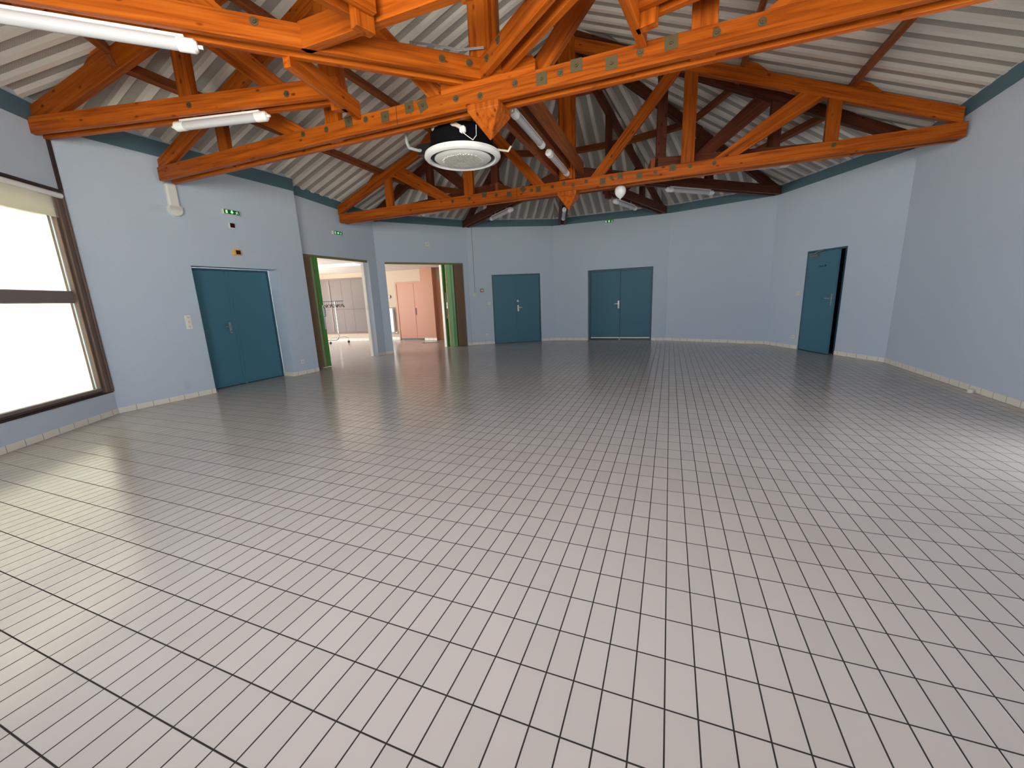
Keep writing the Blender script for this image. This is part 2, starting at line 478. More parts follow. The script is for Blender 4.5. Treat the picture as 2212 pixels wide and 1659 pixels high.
build_skirt('baseboard_left_front', W_front, [(0, d1a), (d1b, W_front.L)])
build_skirt('baseboard_left', W_A, [(opA1, W_A.L)])
build_skirt('baseboard_left_angled', W_1, [(0, opB0), (opB1, W_1.L)])
build_skirt('baseboard_back_left', W_2, [(0, d2a), (d2b, W_2.L)])
build_skirt('baseboard_back', W_3, [(0, d3a), (d3b, W_3.L)])
build_skirt('baseboard_back_right', W_4, [(0, W_4.L)])
build_skirt('baseboard_right_angled', W_5, [(0, d5a), (d5b, W_5.L)])
build_skirt('baseboard_right', W_R, [(0, gr0)])
build_skirt('baseboard_window', W_win, [(0, W_win.L)])
build_skirt('baseboard_near_right', W_b1, [(0, W_b1.L)])
bm = BX(-.011, .10, 0, .34, 0, .078)          # tiles returning into the door recess
struct(link('baseboard_door_recess', bm, M['skirt'], mw=W_front.mw @ Matrix.Translation((d1b - .01, .001, 0)) @ Matrix.Scale(.12, 4, (1, 0, 0))))

# floors
bm = bmesh.new()
ring = [P_An, P_A0, P_A, P_2, P_3, P_4, P_5, P_6, P_6n, P_5n, P_4n, P_3n, P_2n]
cen = Vector((CX, 6, 0))
vs_ = []
for p in ring:
    v = Vector((p[0], p[1], 0)); v = v + (v - cen).normalized() * .34
    vs_.append(bm.verts.new((v.x, v.y, 0)))
bm.faces.new(vs_)
r = bmesh.ops.extrude_face_region(bm, geom=bm.faces[:])
bmesh.ops.translate(bm, verts=[x for x in r['geom'] if isinstance(x, bmesh.types.BMVert)], vec=(0, 0, -.12))
struct(link('floor', bm, M['floor']), 'greyish white tiled floor of the hall')
bm = BX(-13.6, -5.2, 6.0, 14.2, -.12, -.003)
struct(link('floor_side_room', bm, M['floor']), 'tiled floor of the adjoining room')

# ---------------------------------------------------------------- roof of ribbed metal sheet
bmr = bmesh.new()
K1, K2 = Vector((CX, Y1, RIDGE + .128)), Vector((CX, Y2, RIDGE))
EV = {'An': Vector((-7.26, 3.05, 3.904)), 'A': Vector((-7.256, 8.935, 3.69)), '2': Vector((-5.694, 11.148, 3.665)), '3': Vector((-3.397, 12.458, 3.665)),
      '4': Vector((-.073, 12.39, 3.66)), '5': Vector((2.25, 11.548, 3.655)), '6': Vector((3.598, 8.895, 3.655)), '6n': Vector((3.56, 2.95, 3.871)),
      '5n': Vector((2.35, .72, 3.88)), '4n': Vector((-.1, -.55, 3.87)), '3n': Vector((-3.45, -.55, 3.87)), '2n': Vector((-5.80, .69, 3.87))}
def facet(E0, E1, T0, T1, name='ceiling'):
    """ribs run from the eaves E0-E1 up to the top edge T0-T1"""
    E0, E1, T0, T1 = (Vector(v) for v in (E0, E1, T0, T1))
    u = (E1 - E0); L = u.length; u = u / L
    nrm = u.cross(((T0 + T1) / 2 - (E0 + E1) / 2)).normalized()
    if nrm.z < 0: nrm = -nrm
    vd = nrm.cross(u).normalized()
    if vd.z < 0: vd = -vd
    ax, ay = (T0 - E0).dot(u), (T0 - E0).dot(vd)
    bx, by = (T1 - E0).dot(u), (T1 - E0).dot(vd)
    def vmax(s):
        lim = 1e9
        if ax > 1e-4 and s < ax: lim = s / ax * ay
        elif bx < L - 1e-4 and s > bx: lim = (L - s) / (L - bx) * by
        else:
            k = 0 if abs(bx - ax) < 1e-6 else (s - ax) / (bx - ax)
            lim = ay + (by - ay) * k
        return max(lim, 0)
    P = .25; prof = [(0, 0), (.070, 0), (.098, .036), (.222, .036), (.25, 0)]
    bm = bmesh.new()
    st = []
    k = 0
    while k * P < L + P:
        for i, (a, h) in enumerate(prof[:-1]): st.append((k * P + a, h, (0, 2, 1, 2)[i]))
        k += 1
    st = [x for x in st if x[0] < L] 
    st.append((L, 0, 0))
    for crit in (ax, bx):
        if 0 < crit < L:
            for i in range(len(st) - 1):
                if st[i][0] < crit < st[i + 1][0]:
                    f = (crit - st[i][0]) / (st[i + 1][0] - st[i][0]); st.insert(i + 1, (crit, st[i][1] + (st[i + 1][1] - st[i][1]) * f, st[i][2])); break
    prev = None
    for s, h, mi in st:
        t = vmax(s)
        lo = bm.verts.new(E0 + u * s + vd * (-.30) + nrm * h); hi = bm.verts.new(E0 + u * s + vd * t + nrm * h)
        if prev: bm.faces.new((prev[0], lo, hi, prev[1])).material_index = prev[2]
        prev = (lo, hi, mi)
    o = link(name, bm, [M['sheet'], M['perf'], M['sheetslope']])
    # object frame along the facet so the perforation follows it
    mw = Matrix(((u.x, vd.x, nrm.x, E0.x), (u.y, vd.y, nrm.y, E0.y), (u.z, vd.z, nrm.z, E0.z), (0, 0, 0, 1)))
    o.data.transform(mw.inverted()); o.matrix_basis = mw
    struct(o, 'ribbed cream metal roof lining')
    # solid roof deck above the lining
    out = Vector((-vd.x, -vd.y, 0)).normalized() * .45
    dz = Vector((0, 0, .10)); drop = Vector((0, 0, -.45 * math.hypot(vd.x, vd.y) and -.45 * vd.z / max(math.hypot(vd.x, vd.y), 1e-3)))
    k0 = (E0 - Vector((CX, (Y1 + Y2) / 2, E0.z))).normalized() * .2; k1 = (E1 - Vector((CX, (Y1 + Y2) / 2, E1.z))).normalized() * .2
    P_ = [E0 + out + drop + dz - u * .25, E1 + out + drop + dz + u * .25, T1 + dz, T0 + dz]
    if (T0 - T1).length < 1e-4: P_ = P_[:3]
    bm = bmesh.new(); vv = [bm.verts.new(p) for p in P_] + [bm.verts.new(p + Vector((0, 0, .06))) for p in P_]; nn = len(P_)
    bm.faces.new(vv[:nn][::-1]); bm.faces.new(vv[nn:])
    for i in range(nn): j = (i + 1) % nn; bm.faces.new((vv[i], vv[j], vv[nn + j], vv[nn + i]))
    struct(link('ceiling_deck', bm, M['sheetslope'])); return o
K1r, K2r = K1.copy(), K2.copy()
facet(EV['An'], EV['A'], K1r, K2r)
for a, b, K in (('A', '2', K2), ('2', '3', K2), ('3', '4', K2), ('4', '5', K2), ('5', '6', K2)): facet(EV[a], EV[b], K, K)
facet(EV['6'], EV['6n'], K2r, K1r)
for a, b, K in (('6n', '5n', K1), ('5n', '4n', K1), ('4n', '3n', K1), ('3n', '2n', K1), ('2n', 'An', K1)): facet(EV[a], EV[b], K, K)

# ---------------------------------------------------------------- timber
def plank(parent, name, poly, K, d, off, t, m=None, bevel=.004, axis=None):
    """poly in (s,z) in the vertical plane through K with direction d; centred off sideways, t thick"""
    d = Vector((d[0], d[1], 0)).normalized(); n = Vector((-d.y, d.x, 0))
    P = [Vector(K) * 1.0 + d * s + Vector((0, 0, z)) for s, z in poly]
    a, b = axis if axis else (0, 1)
    ex = (P[b] - P[a]).normalized(); ey = n; ez = ex.cross(ey)
    o = P[a] + n * off
    mw = Matrix(((ex.x, ey.x, ez.x, o.x), (ex.y, ey.y, ez.y, o.y), (ex.z, ey.z, ez.z, o.z), (0, 0, 0, 1)))
    bm = bmesh.new()
    prism(bm, [((p - P[a]).dot(ex), (p - P[a]).dot(ez)) for p in P], -t / 2, t / 2)
    return link(name, bm, m or M['wood'], parent, mw, bevel)

def washer(parent, p, nrm, size=.075, rot=0):
    nrm = Vector(nrm).normalized()
    u = Vector((nrm.y, -nrm.x, 0)).normalized() if abs(nrm.z) < .9 else Vector((1, 0, 0)); w = nrm.cross(u)
    p = Vector(p)
    if size > .05:
        bm = bmesh.new(); box(bm, -size / 2, size / 2, -.004, .002, -size / 2, size / 2)
        cr, srn = math.cos(rot), math.sin(rot)
        ex = u * cr + w * srn; ez = w * cr - u * srn
        mw = Matrix(((ex.x, -nrm.x, ez.x, p.x), (ex.y, -nrm.y, ez.y, p.y), (ex.z, -nrm.z, ez.z, p.z), (0, 0, 0, 1)))
        pl = link('washer_plate', bm, M['plate'], parent, mw)
        par = pl
    else: par = parent
    bm = bmesh.new()
    if size <= .05: cyl(bm, p - nrm * .001, p + nrm * .004, .032, seg=20)
    cyl(bm, p + nrm * .003, p + nrm * .016, .018, seg=6)
    cyl(bm, p + nrm * .010, p + nrm * .026, .006, seg=8)
    link('bolt', bm, M['bolt'], par)

def cleat(parent, K, d, s, zt, slope, t=.075, m=None):
    """wedge block holding a purlin on the slope, downhill side; zt = rafter top height at s"""
    f = lambda x: zt - slope * (x - s)
    plank(parent, 'cleat', [(s + .04, f(s + .04) - .005), (s + .38, f(s + .38) - .005), (s + .20, f(s + .20) + .085), (s + .05, f(s + .05) + .105)], K, d, 0, t, m, bevel=.003)

def truss_half(root, K, d, L, zb, zt0, ztL, mirror_name=None):
    pass

def main_truss(label, y, zb, zc):
    K = Vector((CX, y, 0)); root = thing('roof_truss', label, 'roof truss', (CX, y, zb), 'main roof trusses spanning the hall')
    RT = lambda s: 3.59 + .39 * (5.4 - s)          # rafter top
    RB = lambda s: RT(s) - .195
    chords = []
    for off, si in ((.082, 1), (-.082, -1)):
        c = plank(root, 'bottom_chord', [(-5.28, zb), (5.38, zb), (5.38, zc), (-5.28, zc)], K, (1, 0), off, .066)
        chords.append(c)
    for sg in (1, -1):
        d = (sg, 0)
        plank(root, 'rafter', [(.0, RB(0)), (5.0, RB(5.0)), (5.36, zc), (5.36, RT(5.36)), (.0, RT(0))], K, d, 0, .088)
        for s0, s1 in ((1.90, 2.10), (3.84, 4.01)):
            plank(root, 'post', [(s0, zb + .02), (s0, RB(s0) + .03), (s1, RB(s1) + .03), (s1, zb + .02)], K, d, 0, .085)
        plank(root, 'brace', [(.52, zb + .06), (1.86, RB(1.86) + .02), (1.68, RB(1.68) + .02), (.30, zb + .06)], K, d, 0, .075)
        plank(root, 'brace', [(2.50, zb + .08), (3.80, RB(3.8) + .0), (3.50, RB(3.5) + .02), (2.20, zb + .08)], K, d, 0, .075)
        for s in (4.1, 2.7): cleat(root, K, d, s, RT(s), .39)
    kp = plank(root, 'king_post', [(-.15, zb - .02), (-.15, 5.66), (.15, 5.66), (.15, zb - .02)], K, (1, 0), 0, .098)
    for off in (.082, -.082):
        plank(kp, 'king_post_cheek', [(-.105, zc + .02), (-.105, 5.5), (.105, 5.5), (.105, zc + .02)], K, (1, 0), off, .075)
    # carved pendant below the chord
    bm = bmesh.new(); h = .17
    r0 = [bm.verts.new((x, yy, zb)) for x, yy in ((-h, -h), (h, -h), (h, h), (-h, h))]
    r1 = [bm.verts.new((x, yy, zb - .06)) for x, yy in ((-h, -h), (h, -h), (h, h), (-h, h))]
    tip = bm.verts.new((0, 0, zb - .30))
    bm.faces.new(r0)
    for i in range(4):
        j = (i + 1) % 4
        bm.faces.new((r0[i], r0[j], r1[j], r1[i])); bm.faces.new((r1[i], r1[j], tip))
    pm = Matrix.Translation((CX + .02, y, 0)) @ Matrix(((0, 0, 1, 0), (0, 1, 0, 0), (-1, 0, 0, 0), (0, 0, 0, 1)))
    me_rot = Matrix(((0, 0, 1, 0), (0, 1, 0, 0), (-1, 0, 0, 0), (0, 0, 0, 1)))
    for v in bm.verts: v.co = me_rot.inverted() @ v.co
    link('pendant', bm, M['wood'], root, pm, .006)
    return root, chords

T1, ch1 = main_truss('near main roof truss of orange timber with big pendant, crossing the whole picture', Y1, 3.285, 3.468)
T2, ch2 = main_truss('far main roof truss of orange timber, second from the camera', Y2, 3.222, 3.410)
# spacer block on top of the near chord at the crossing
plank(T1, 'spacer_block', [(-.46, 3.45), (-.46, 3.55), (-.40, 3.60), (.52, 3.60), (.56, 3.55), (.56, 3.45)], (CX, Y1, 0), (1, 0), -.082, .085, axis=(0, 5))
# scarf joint lines: short cover cuts are modelled as a thin dark gap
def on_y(px, py, y):
    r = pray(px, py); t = y / r.y
    return Vector((0, 0, CAM_H)) + r * t
for px, py, rot in ((753, 263, .05), (832, 252, .0), (884, 232, .1), (913, 228, .35), (1170, 170, 0), (1245, 141, 0), (1321, 136, 0), (1450, 92, .05)):
    washer(ch1[1], on_y(px, py, Y1 - .115), (0, -1, 0), .105, rot)
for px, py in ((655, 290), (705, 280), (790, 258), (985, 213), (1037, 207), (1112, 180), (1210, 157), (1383, 113), (1548, 70), (1647, 47)):
    washer(ch1[1], on_y(px, py, Y1 - .115), (0, -1, 0), .04)
for px, py, rot in ((1046, 421, 0), (1100, 420, 0), (1130, 409, .7), (1163, 409, 0), (1302, 391, 0), (1340, 380, 0), (1381, 379.5, 0), (1453, 362, 0)):
    washer(ch2[1], on_y(px, py, Y2 - .115), (0, -1, 0), .095, rot)
for px, py in ((978, 435), (1014, 429), (1072, 421), (1148, 411), (1193, 403), (1218, 396), (1238, 400), (1266, 392), (1321, 384), (1416, 372), (1491, 358.5), (1543, 352), (1801, 313)):
    washer(ch2[1], on_y(px, py, Y2 - .115), (0, -1, 0), .04)
for ch, y, xs_, zz in ((ch1[1], Y1, ((856, 240), (1184, 165)), (3.285, 3.468)), (ch2[1], Y2, ((1116, 415),), (3.222, 3.41))):
    for px, py in xs_:
        x = on_y(px, py, y - .115).x
        if px == 1184: continue
        bm = BX(x - .003, x + .003, y - .1165, y - .11, zz[0] - .001, zz[1] + .001)
        link('scarf_joint', bm, M['pleatdark'], ch)

# radial half trusses
ZRB, ZRC = 3.465, 3.645
def half_truss(label, Ky, end, ring_s=1.55, full_in=False, light=None, grp='half trusses fanning out to the far walls', zb=ZRB):
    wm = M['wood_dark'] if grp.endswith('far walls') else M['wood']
    K = Vector((CX, Ky, 0)); e = Vector((end[0], end[1], 0)); d = (e - K); L = d.length; d = d / L
    zc = zb + .18
    root = thing('half_truss', label, 'half truss', (e.x, e.y, zb), grp)
    s_in = (.03 if Ky < 5 else .12) if full_in else ring_s
    near_ = Ky < 5
    e0, top, dep = (3.80, 5.86, .255) if near_ else (3.645, 5.82, .195)
    RT = lambda s: e0 + (top - e0) * (L - s) / L
    sl = (top - e0) / L
    RB = lambda s: RT(s) - dep
    for off in (.075, -.075):
        plank(root, 'bottom_chord', [(s_in, zb), (L + .02, zb), (L + .02, zc), (s_in, zc)], K, d, off, .062, wm)
    plank(root, 'rafter', [(.12, RB(.12)), (L - .02, max(RB(L - .02), zb + .01)), (L - .02, RT(L - .02)), (.12, RT(.12))], K, d, 0, .085, wm)
    for s0, s1 in ((3.32, 3.49),):
        for off in (.024, -.024): plank(root, 'post', [(s0, zb + .02), (s0, RB(s0) + .03), (s1, RB(s1) + .03), (s1, zb + .02)], K, d, off, .045, wm)
    if not full_in:
        plank(root, 'ring_post', [(ring_s - .02, zb - .10), (ring_s - .02, RB(ring_s) + .03), (ring_s + .14, RB(ring_s) + .03), (ring_s + .14, zb - .10)], K, d, 0, .083, wm)
    plank(root, 'brace', [(2.28, zb + .06), (3.32, RB(3.32) - .02), (3.06, RB(3.06) + .02), (2.02, zb + .06)], K, d, 0, .07, wm)
    for fr in (.76, .5): cleat(root, K, d, L * fr, RT(L * fr), sl, m=wm)
    return root, K, d, L

def pol(K, t): pass
E3 = (-3.10, 12.40); E4 = (-.27, 12.33)
HT = {}
far = 'half trusses fanning out to the far walls'; near = 'half trusses fanning out above the camera'
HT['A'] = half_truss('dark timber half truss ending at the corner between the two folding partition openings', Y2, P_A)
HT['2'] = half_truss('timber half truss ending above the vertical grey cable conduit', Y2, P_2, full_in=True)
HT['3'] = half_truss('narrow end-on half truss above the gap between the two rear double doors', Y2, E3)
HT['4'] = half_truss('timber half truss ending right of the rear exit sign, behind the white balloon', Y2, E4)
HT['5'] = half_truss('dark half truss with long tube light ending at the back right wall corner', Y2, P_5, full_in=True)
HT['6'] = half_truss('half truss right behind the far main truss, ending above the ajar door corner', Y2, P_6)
HT['An'] = half_truss('orange half truss ending above the top of the big window frame, tube light below it', Y1, (-7.30, 2.93), grp=near, zb=3.52)
HT['2n'] = half_truss('large orange double beam half truss in the top left corner with the longest tube light', Y1, (-5.72, .52), full_in=True, grp=near, zb=3.50)
HT['3n'] = half_truss('half truss running overhead to the rear wall, left one', Y1, (-3.35, -.5), ring_s=1.32, grp=near, zb=3.50)
HT['4n'] = half_truss('half truss running overhead to the rear wall, right one', Y1, (-.2, -.5), ring_s=1.32, grp=near, zb=3.50)
HT['5n'] = half_truss('orange double beam half truss rising from the near pendant to the top edge, centre right', Y1, (2.30, .80), full_in=True, grp=near, zb=3.50)
HT['6n'] = half_truss('half truss from the near truss toward the right wall above the frame', Y1, (3.55, 2.93), grp=near, zb=3.52)
for nm, pix in (('2n', ((548, 46), (955, 127), (1014, 136))), ('5n', ((1076, 86), (1052, 125))), ('An', ((408, 227), (619, 203)))):
    root, K, d, L = HT[nm]
    n = Vector((-d.y, d.x, 0))
    if n.y > 0: n = -n
    for px, py in pix:
        o = Vector((0, 0, CAM_H)); r = pray(px, py); pl = K + n * .1065
        t = (pl - o).dot(n) / r.dot(n)
        washer(root, o + r * t, n, .04)

# trimmers between the half trusses
def trimmer(label, p0, p1, z0, z1, t=.09, m=None):
    p0 = Vector((p0[0], p0[1], 0)); p1 = Vector((p1[0], p1[1], 0)); L = (p1 - p0).length
    o = plank(None, 'trimmer_beam', [(0, z0), (L, z0), (L, z1), (0, z1)], p0, (p1 - p0), 0, t, m)
    tag(o, label, 'timber beam', 'trimmer beams between half trusses'); return o
def ring_pt(key, s):
    root, K, d, L = HT[key]; p = K + d * s; return (p.x, p.y)
a, b = ring_pt('2n', 1.72), ring_pt('5n', 1.62)
trimmer('broad orange cross beam mitred onto the top left double beam', (-2.98, 3.04), (-.62, 3.04), 3.50, 3.70)
trimmer('short dark-sided beam linking the top left double beam to the near main truss', (-3.18, 3.02), (-3.36, 4.10), 3.42, 3.60, .07)
trimmer('short beam linking the near main truss to the half truss at top right of centre', (-.44, 3.08), (-.30, 4.10), 3.42, 3.60, .07)
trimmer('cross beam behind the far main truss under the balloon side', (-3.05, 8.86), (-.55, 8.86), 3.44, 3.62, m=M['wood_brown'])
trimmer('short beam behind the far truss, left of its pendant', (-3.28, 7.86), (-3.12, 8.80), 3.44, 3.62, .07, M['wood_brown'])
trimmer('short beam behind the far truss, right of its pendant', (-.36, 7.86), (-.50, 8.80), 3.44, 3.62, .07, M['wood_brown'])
# tie beams and ridge along the axis
def ybeam(name, label, x, w, y0, y1, z0, z1, cat='timber beam', grp=None):
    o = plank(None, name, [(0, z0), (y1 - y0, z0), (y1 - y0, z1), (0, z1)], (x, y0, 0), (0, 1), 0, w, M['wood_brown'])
    tag(o, label, cat, grp)
ybeam('tie_beam', 'dark lengthwise tie beam left of the two axial tube lights', -2.02, .075, 4.34, 7.86, 3.53, 3.73, grp='tie beams joining the two pendants')
ybeam('tie_beam', 'dark lengthwise tie beam right of the two axial tube lights', -1.585, .075, 4.34, 7.86, 3.53, 3.73, grp='tie beams joining the two pendants')
ybeam('tie_beam', 'lengthwise timber carrying the two axial tube lights between its neighbours', -1.79, .09, 4.34, 7.62, 3.60, 3.70, grp='tie beams joining the two pendants')
ybeam('ridge_beam', 'timber ridge beam joining the tops of both main trusses', CX, .09, Y1 + .21, Y2 - .21, 5.50, 5.72)

# purlins on the rafters
def purlin(p0, p1, nrm_z, label, grp):
    p0, p1 = Vector(p0), Vector(p1); ex = (p1 - p0).normalized()
    L = (p1 - p0).length
    n = Vector(nrm_z).normalized(); ey = n.cross(ex).normalized(); n = ex.cross(ey)
    mw = Matrix(((ex.x, ey.x, n.x, p0.x), (ex.y, ey.y, n.y, p0.y), (ex.z, ey.z, n.z, p0.z), (0, 0, 0, 1)))
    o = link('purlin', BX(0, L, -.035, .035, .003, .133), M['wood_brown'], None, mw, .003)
    tag(o, label, 'purlin', grp)
SL = .39
RTm = lambda s: 3.59 + .39 * (5.4 - s)
names_ = {.76: 'lower', .5: 'upper'}
for fr in (.76, .5):
    s = 5.4 * fr
    for sg, side in ((-1, 'left'), (1, 'right')):
        x = CX + sg * s; z = RTm(s)
        dn = 'left roof slope above the door and folding partition' if sg < 0 else 'right roof slope above the plain right wall'
        ya, yb = 2.9 + (1 - fr) * 1.2, 8.9 - (1 - fr) * 1.15
        purlin((x, ya, z), (x, yb, z), (sg * SL, 0, 1), '%s timber purlin on the %s' % (names_[fr], dn), 'purlins under the metal roof')
def hip_pt(key, fr):
    root, K, d, L = HT[key]; s = L * fr; p = K + d * s
    e0, top = (3.74, 5.80) if 'n' in key else (3.52, 5.69)
    return Vector((p.x, p.y, e0 + (top - e0) * (L - s) / L))
facets_ = [('A', '2', 'facet over the second folding partition'), ('2', '3', 'facet over the left rear double door'), ('3', '4', 'facet over the right rear double door'), ('4', '5', 'facet over the blank back right wall'),
           ('5', '6', 'facet over the ajar single door'), ('An', '2n', 'facet over the big window'), ('2n', '3n', 'facet above the top left double beam'), ('3n', '4n', 'rear facet above the camera'), ('4n', '5n', 'facet behind the camera on the right'), ('5n', '6n', 'facet beyond the top right corner')]
for a, b, nm in facets_:
    for fr in (.76, .5, .22):
        if fr == .22 and a not in ('A', '2', '3', '4', '5'): continue
        p, q = hip_pt(a, fr), hip_pt(b, fr); dd = (q - p).normalized()
        mid = (p + q) / 2; K = Vector((CX, Y2 if 'n' not in a else Y1, 0)); out = Vector((mid.x - K.x, mid.y - K.y, 0)).normalized()
        purlin(p + dd * .03, q - dd * .03, out * .4 + Vector((0, 0, 1)), '%s purlin on the roof %s' % ({.76: 'lower', .5: 'middle', .22: 'topmost short'}[fr], nm), 'purlins under the metal roof')

# ---------------------------------------------------------------- tube lights
def tube_light(label, p0, p1, hang=None, r=.046):
    p0, p1 = Vector(p0), Vector(p1); d = (p1 - p0); L = d.length; d = d / L
    root = thing('tube_light', label, 'tube light', tuple((p0 + p1) / 2), 'sealed fluorescent tube lights under the trusses')
    ez = Vector((0, 0, 1)); ey = ez.cross(d).normalized()
    mw = Matrix(((d.x, ey.x, 0, p0.x), (d.y, ey.y, 0, p0.y), (d.z, ey.z, 1, p0.z), (0, 0, 0, 1)))
    def cap(x0, x1, rr, mi=None, seg=20):
        bm = bmesh.new(); cyl(bm, (x0, 0, 0), (x1, 0, 0), rr, seg=seg); return bm
    link('diffuser', cap(.10, L - .10, r), M['diffuser'], root, mw, smooth=True)
    bm = bmesh.new(); box(bm, .08, L - .08, -.022, .022, r * .75, r + .018)
    link('mounting_rail', bm, M['white'], root, mw, .003)
    for a, b, t in ((0, .13, -1), (L, L - .13, 1)):
        bm = bmesh.new(); cyl(bm, (b, 0, 0), (a + (.02 if t < 0 else -.02), 0, 0), r * 1.09, seg=20)
        cyl(bm, (a + (.02 if t < 0 else -.02), 0, 0), (a, 0, 0), r * 1.09, r * .75, seg=20)
        ec = link('end_cap', bm, M['white'], root, mw, smooth=True)
        bm = bmesh.new(); cyl(bm, (a, 0, 0), (a + .035 * t, 0, 0), .014, seg=10)
        link('cable_gland', bm, M['white'], ec, mw)
    for x in (.28, L - .28):
        bm = bmesh.new(); tubez = hang if hang else .02
        box(bm, x - .012, x + .012, -.012, .012, r + .01, r + .012 + tubez)
        link('hanger', bm, M['steel'], root, mw)
def radial_light(key, label, s0=2.25, s1=3.45, z=3.385, gap=None):
    root, K, d, L = HT[key]; a = K + d * s0; b = K + d * s1
    tube_light(label, (a.x, a.y, z), (b.x, b.y, z), hang=gap or .04)
radial_light('A', 'tube light half hidden under the left part of the far main truss', 2.45, 3.75)
radial_light('2', 'tube light under the half truss left of the far pendant', 2.2, 3.37)
radial_light('3', 'small end-on tube light directly below the far pendant', 2.2, 3.4)
radial_light('4', 'tube light just below the white balloon', 1.9, 3.05, 3.36, gap=.065)
radial_light('5', 'tube light under the dark half truss right of the balloon', 2.3, 3.55, 3.41)
radial_light('6', 'tube light seen as a thin white edge under the far main truss', 2.4, 3.66)
def key_line(key, px, py):
    """point of the tube centre line: pixel ray met with the truss plane"""
    root, K, d, L = HT[key]; n = Vector((-d.y, d.x, 0)); o = Vector((0, 0, CAM_H)); r = pray(px, py)
    t = (K - o).dot(n) / r.dot(n); return o + r * t
a = key_line('2n', 425, 87); root, K, d, L = HT['2n']; a.z = min(a.z, 3.435)
s_ = (a - K).dot(d)
tube_light('largest tube light, along the top left edge of the picture', (K.x + d.x * s_, K.y + d.y * s_, a.z), (K.x + d.x * (s_ + 1.57), K.y + d.y * (s_ + 1.57), a.z), hang=.03)
a = key_line('An', 577, 250); b = key_line('An', 379, 275); z = min(3.46, (a.z + b.z) / 2); a.z = b.z = z
tube_light('tube light under the orange half truss left of centre, above the door wall', a, b, hang=.03)
tube_light('nearer of the two tube lights in line behind the near pendant', (-1.79, 4.86, 3.50), (-1.79, 6.08, 3.50), hang=.04)
tube_light('farther of the two tube lights in line between the pendants', (-1.79, 6.36, 3.50), (-1.79, 7.58, 3.50), hang=.04)

# ---------------------------------------------------------------- round ceiling air conditioner
AC = Vector((-2.43, 4.80, 3.065)); R = .462
ac = thing('air_conditioner', 'round white ceiling cassette air conditioner with black body hanging behind the near truss', 'air conditioner', tuple(AC))
bm = bmesh.new()
lathe(bm, [(R * .845, .02), (R * .85, -.004), (R * .87, -.012), (R * .97, .0), (R, .018), (R * .985, .05), (R * .9, .062), (.36, .062)], AC, 72)
link('outer_ring', bm, M['white'], ac, smooth=True)
bm = bmesh.new(); lathe(bm, [(R * .68, .022), (R * .86, .022), (R * .86, .05), (R * .68, .05)], AC, 72)
link('air_slot', bm, M['darkslot'], ac, smooth=True)
bm = bmesh.new(); lathe(bm, [(0, -.016), (R * .5, -.016), (R * .71, -.008), (R * .745, .004), (R * .72, .03), (0, .03)], AC, 72)
disc = link('centre_panel', bm, M['white'], ac, smooth=True)
# grille of small raised ribs
bm = bmesh.new()
for i in range(-9, 10):
    for j in range(-9, 10):
        x, yy = i * .0275, j * .0275
        if x * x + yy * yy < .245 ** 2:
            box(bm, AC.x + x - .009, AC.x + x + .009, AC.y + yy - .009, AC.y + yy + .009, AC.z - .024, AC.z - .014)
link('intake_grille', bm, mat('warm_white_grille', (.62, .60, .56, 1), .4), disc)
link('status_mark', BX(AC.x + .10, AC.x + .17, AC.y + .262, AC.y + .274, AC.z - .0175, AC.z - .012), M['cable'], disc)
bm = bmesh.new(); lathe(bm, [(0, .30), (.33, .30), (.375, .27), (.385, .06), (.0, .06)], AC, 40)
body = link('casing', bm, M['black'], ac, smooth=True)
bm = BX(AC.x - .54, AC.x - .34, AC.y - .18, AC.y + .16, AC.z + .08, AC.z + .20)
link('connection_box', bm, M['blackplastic'], ac, bevel=.015)
bm = bmesh.new(); tube(bm, [AC + Vector(v) for v in ((-.60, -.28, .50), (-.60, -.28, .20), (-.58, -.27, .14), (-.50, -.20, .12), (-.42, -.1, .13))], .018)
link('refrigerant_pipe', bm, M['grey'], ac, smooth=True)
bm = bmesh.new(); tube(bm, [AC + Vector(v) for v in ((-.22, -.30, .27), (-.02, -.34, .265), (.12, -.36, .24), (.21, -.38, .18))], .022)
link('condensate_pipe', bm, M['cream'], ac, smooth=True)
link('pipe_elbow', BX(AC.x + .18, AC.x + .25, AC.y - .42, AC.y - .36, AC.z + .13, AC.z + .20), M['white'], ac, bevel=.015)
bm = bmesh.new(); tube(bm, [AC + Vector(v) for v in ((.21, -.39, .14), (.27, -.385, .09), (.31, -.34, .06), (.34, -.31, .11), (.34, -.30, .22))], .004)
link('hanging_wire', bm, M['white'], ac)
bm = bmesh.new(); tube(bm, [AC + Vector(v) for v in ((.36, .1, .09), (.52, .2, .07), (.56, .2, .12))], .012)
link('right_pipe', bm, M['cream'], ac)
for dx, dy in ((-.33, .2), (.33, .2), (.0, .36)):
    bm = bmesh.new(); cyl(bm, AC + Vector((dx, dy, .25)), AC + Vector((dx, dy, 1.3)), .005, seg=6)
    link('threaded_rod', bm, M['steel'], ac)

# balloon caught under the far truss
bp_ = on_y(1340, 413, 7.76); bcz = bp_.z
bx_ = bp_.x
bal = thing('balloon', 'white balloon resting upside down under the far main truss', 'balloon', (bx_, 7.76, bcz))
bm = bmesh.new()
lathe(bm, [(0, .084), (.045, .082), (.075, .066), (.093, .035), (.097, .0), (.086, -.045), (.055, -.09), (.018, -.118), (.007, -.125)], (bx_, 7.76, bcz), 32)
link('balloon_skin', bm, M['balloon'], bal, smooth=True)
bm = bmesh.new(); lathe(bm, [(.006, -.122), (.013, -.135), (.005, -.140)], (bx_, 7.76, bcz), 12)
link('knot', bm, M['balloon'], bal, smooth=True)

# ---------------------------------------------------------------- wall fittings
def wbox(W, s0, s1, z0, z1, dep, base=0):
    """matrix and box in wall coordinates, sticking dep into the room"""
    return BX(s0, s1, base - dep, base, z0, z1)

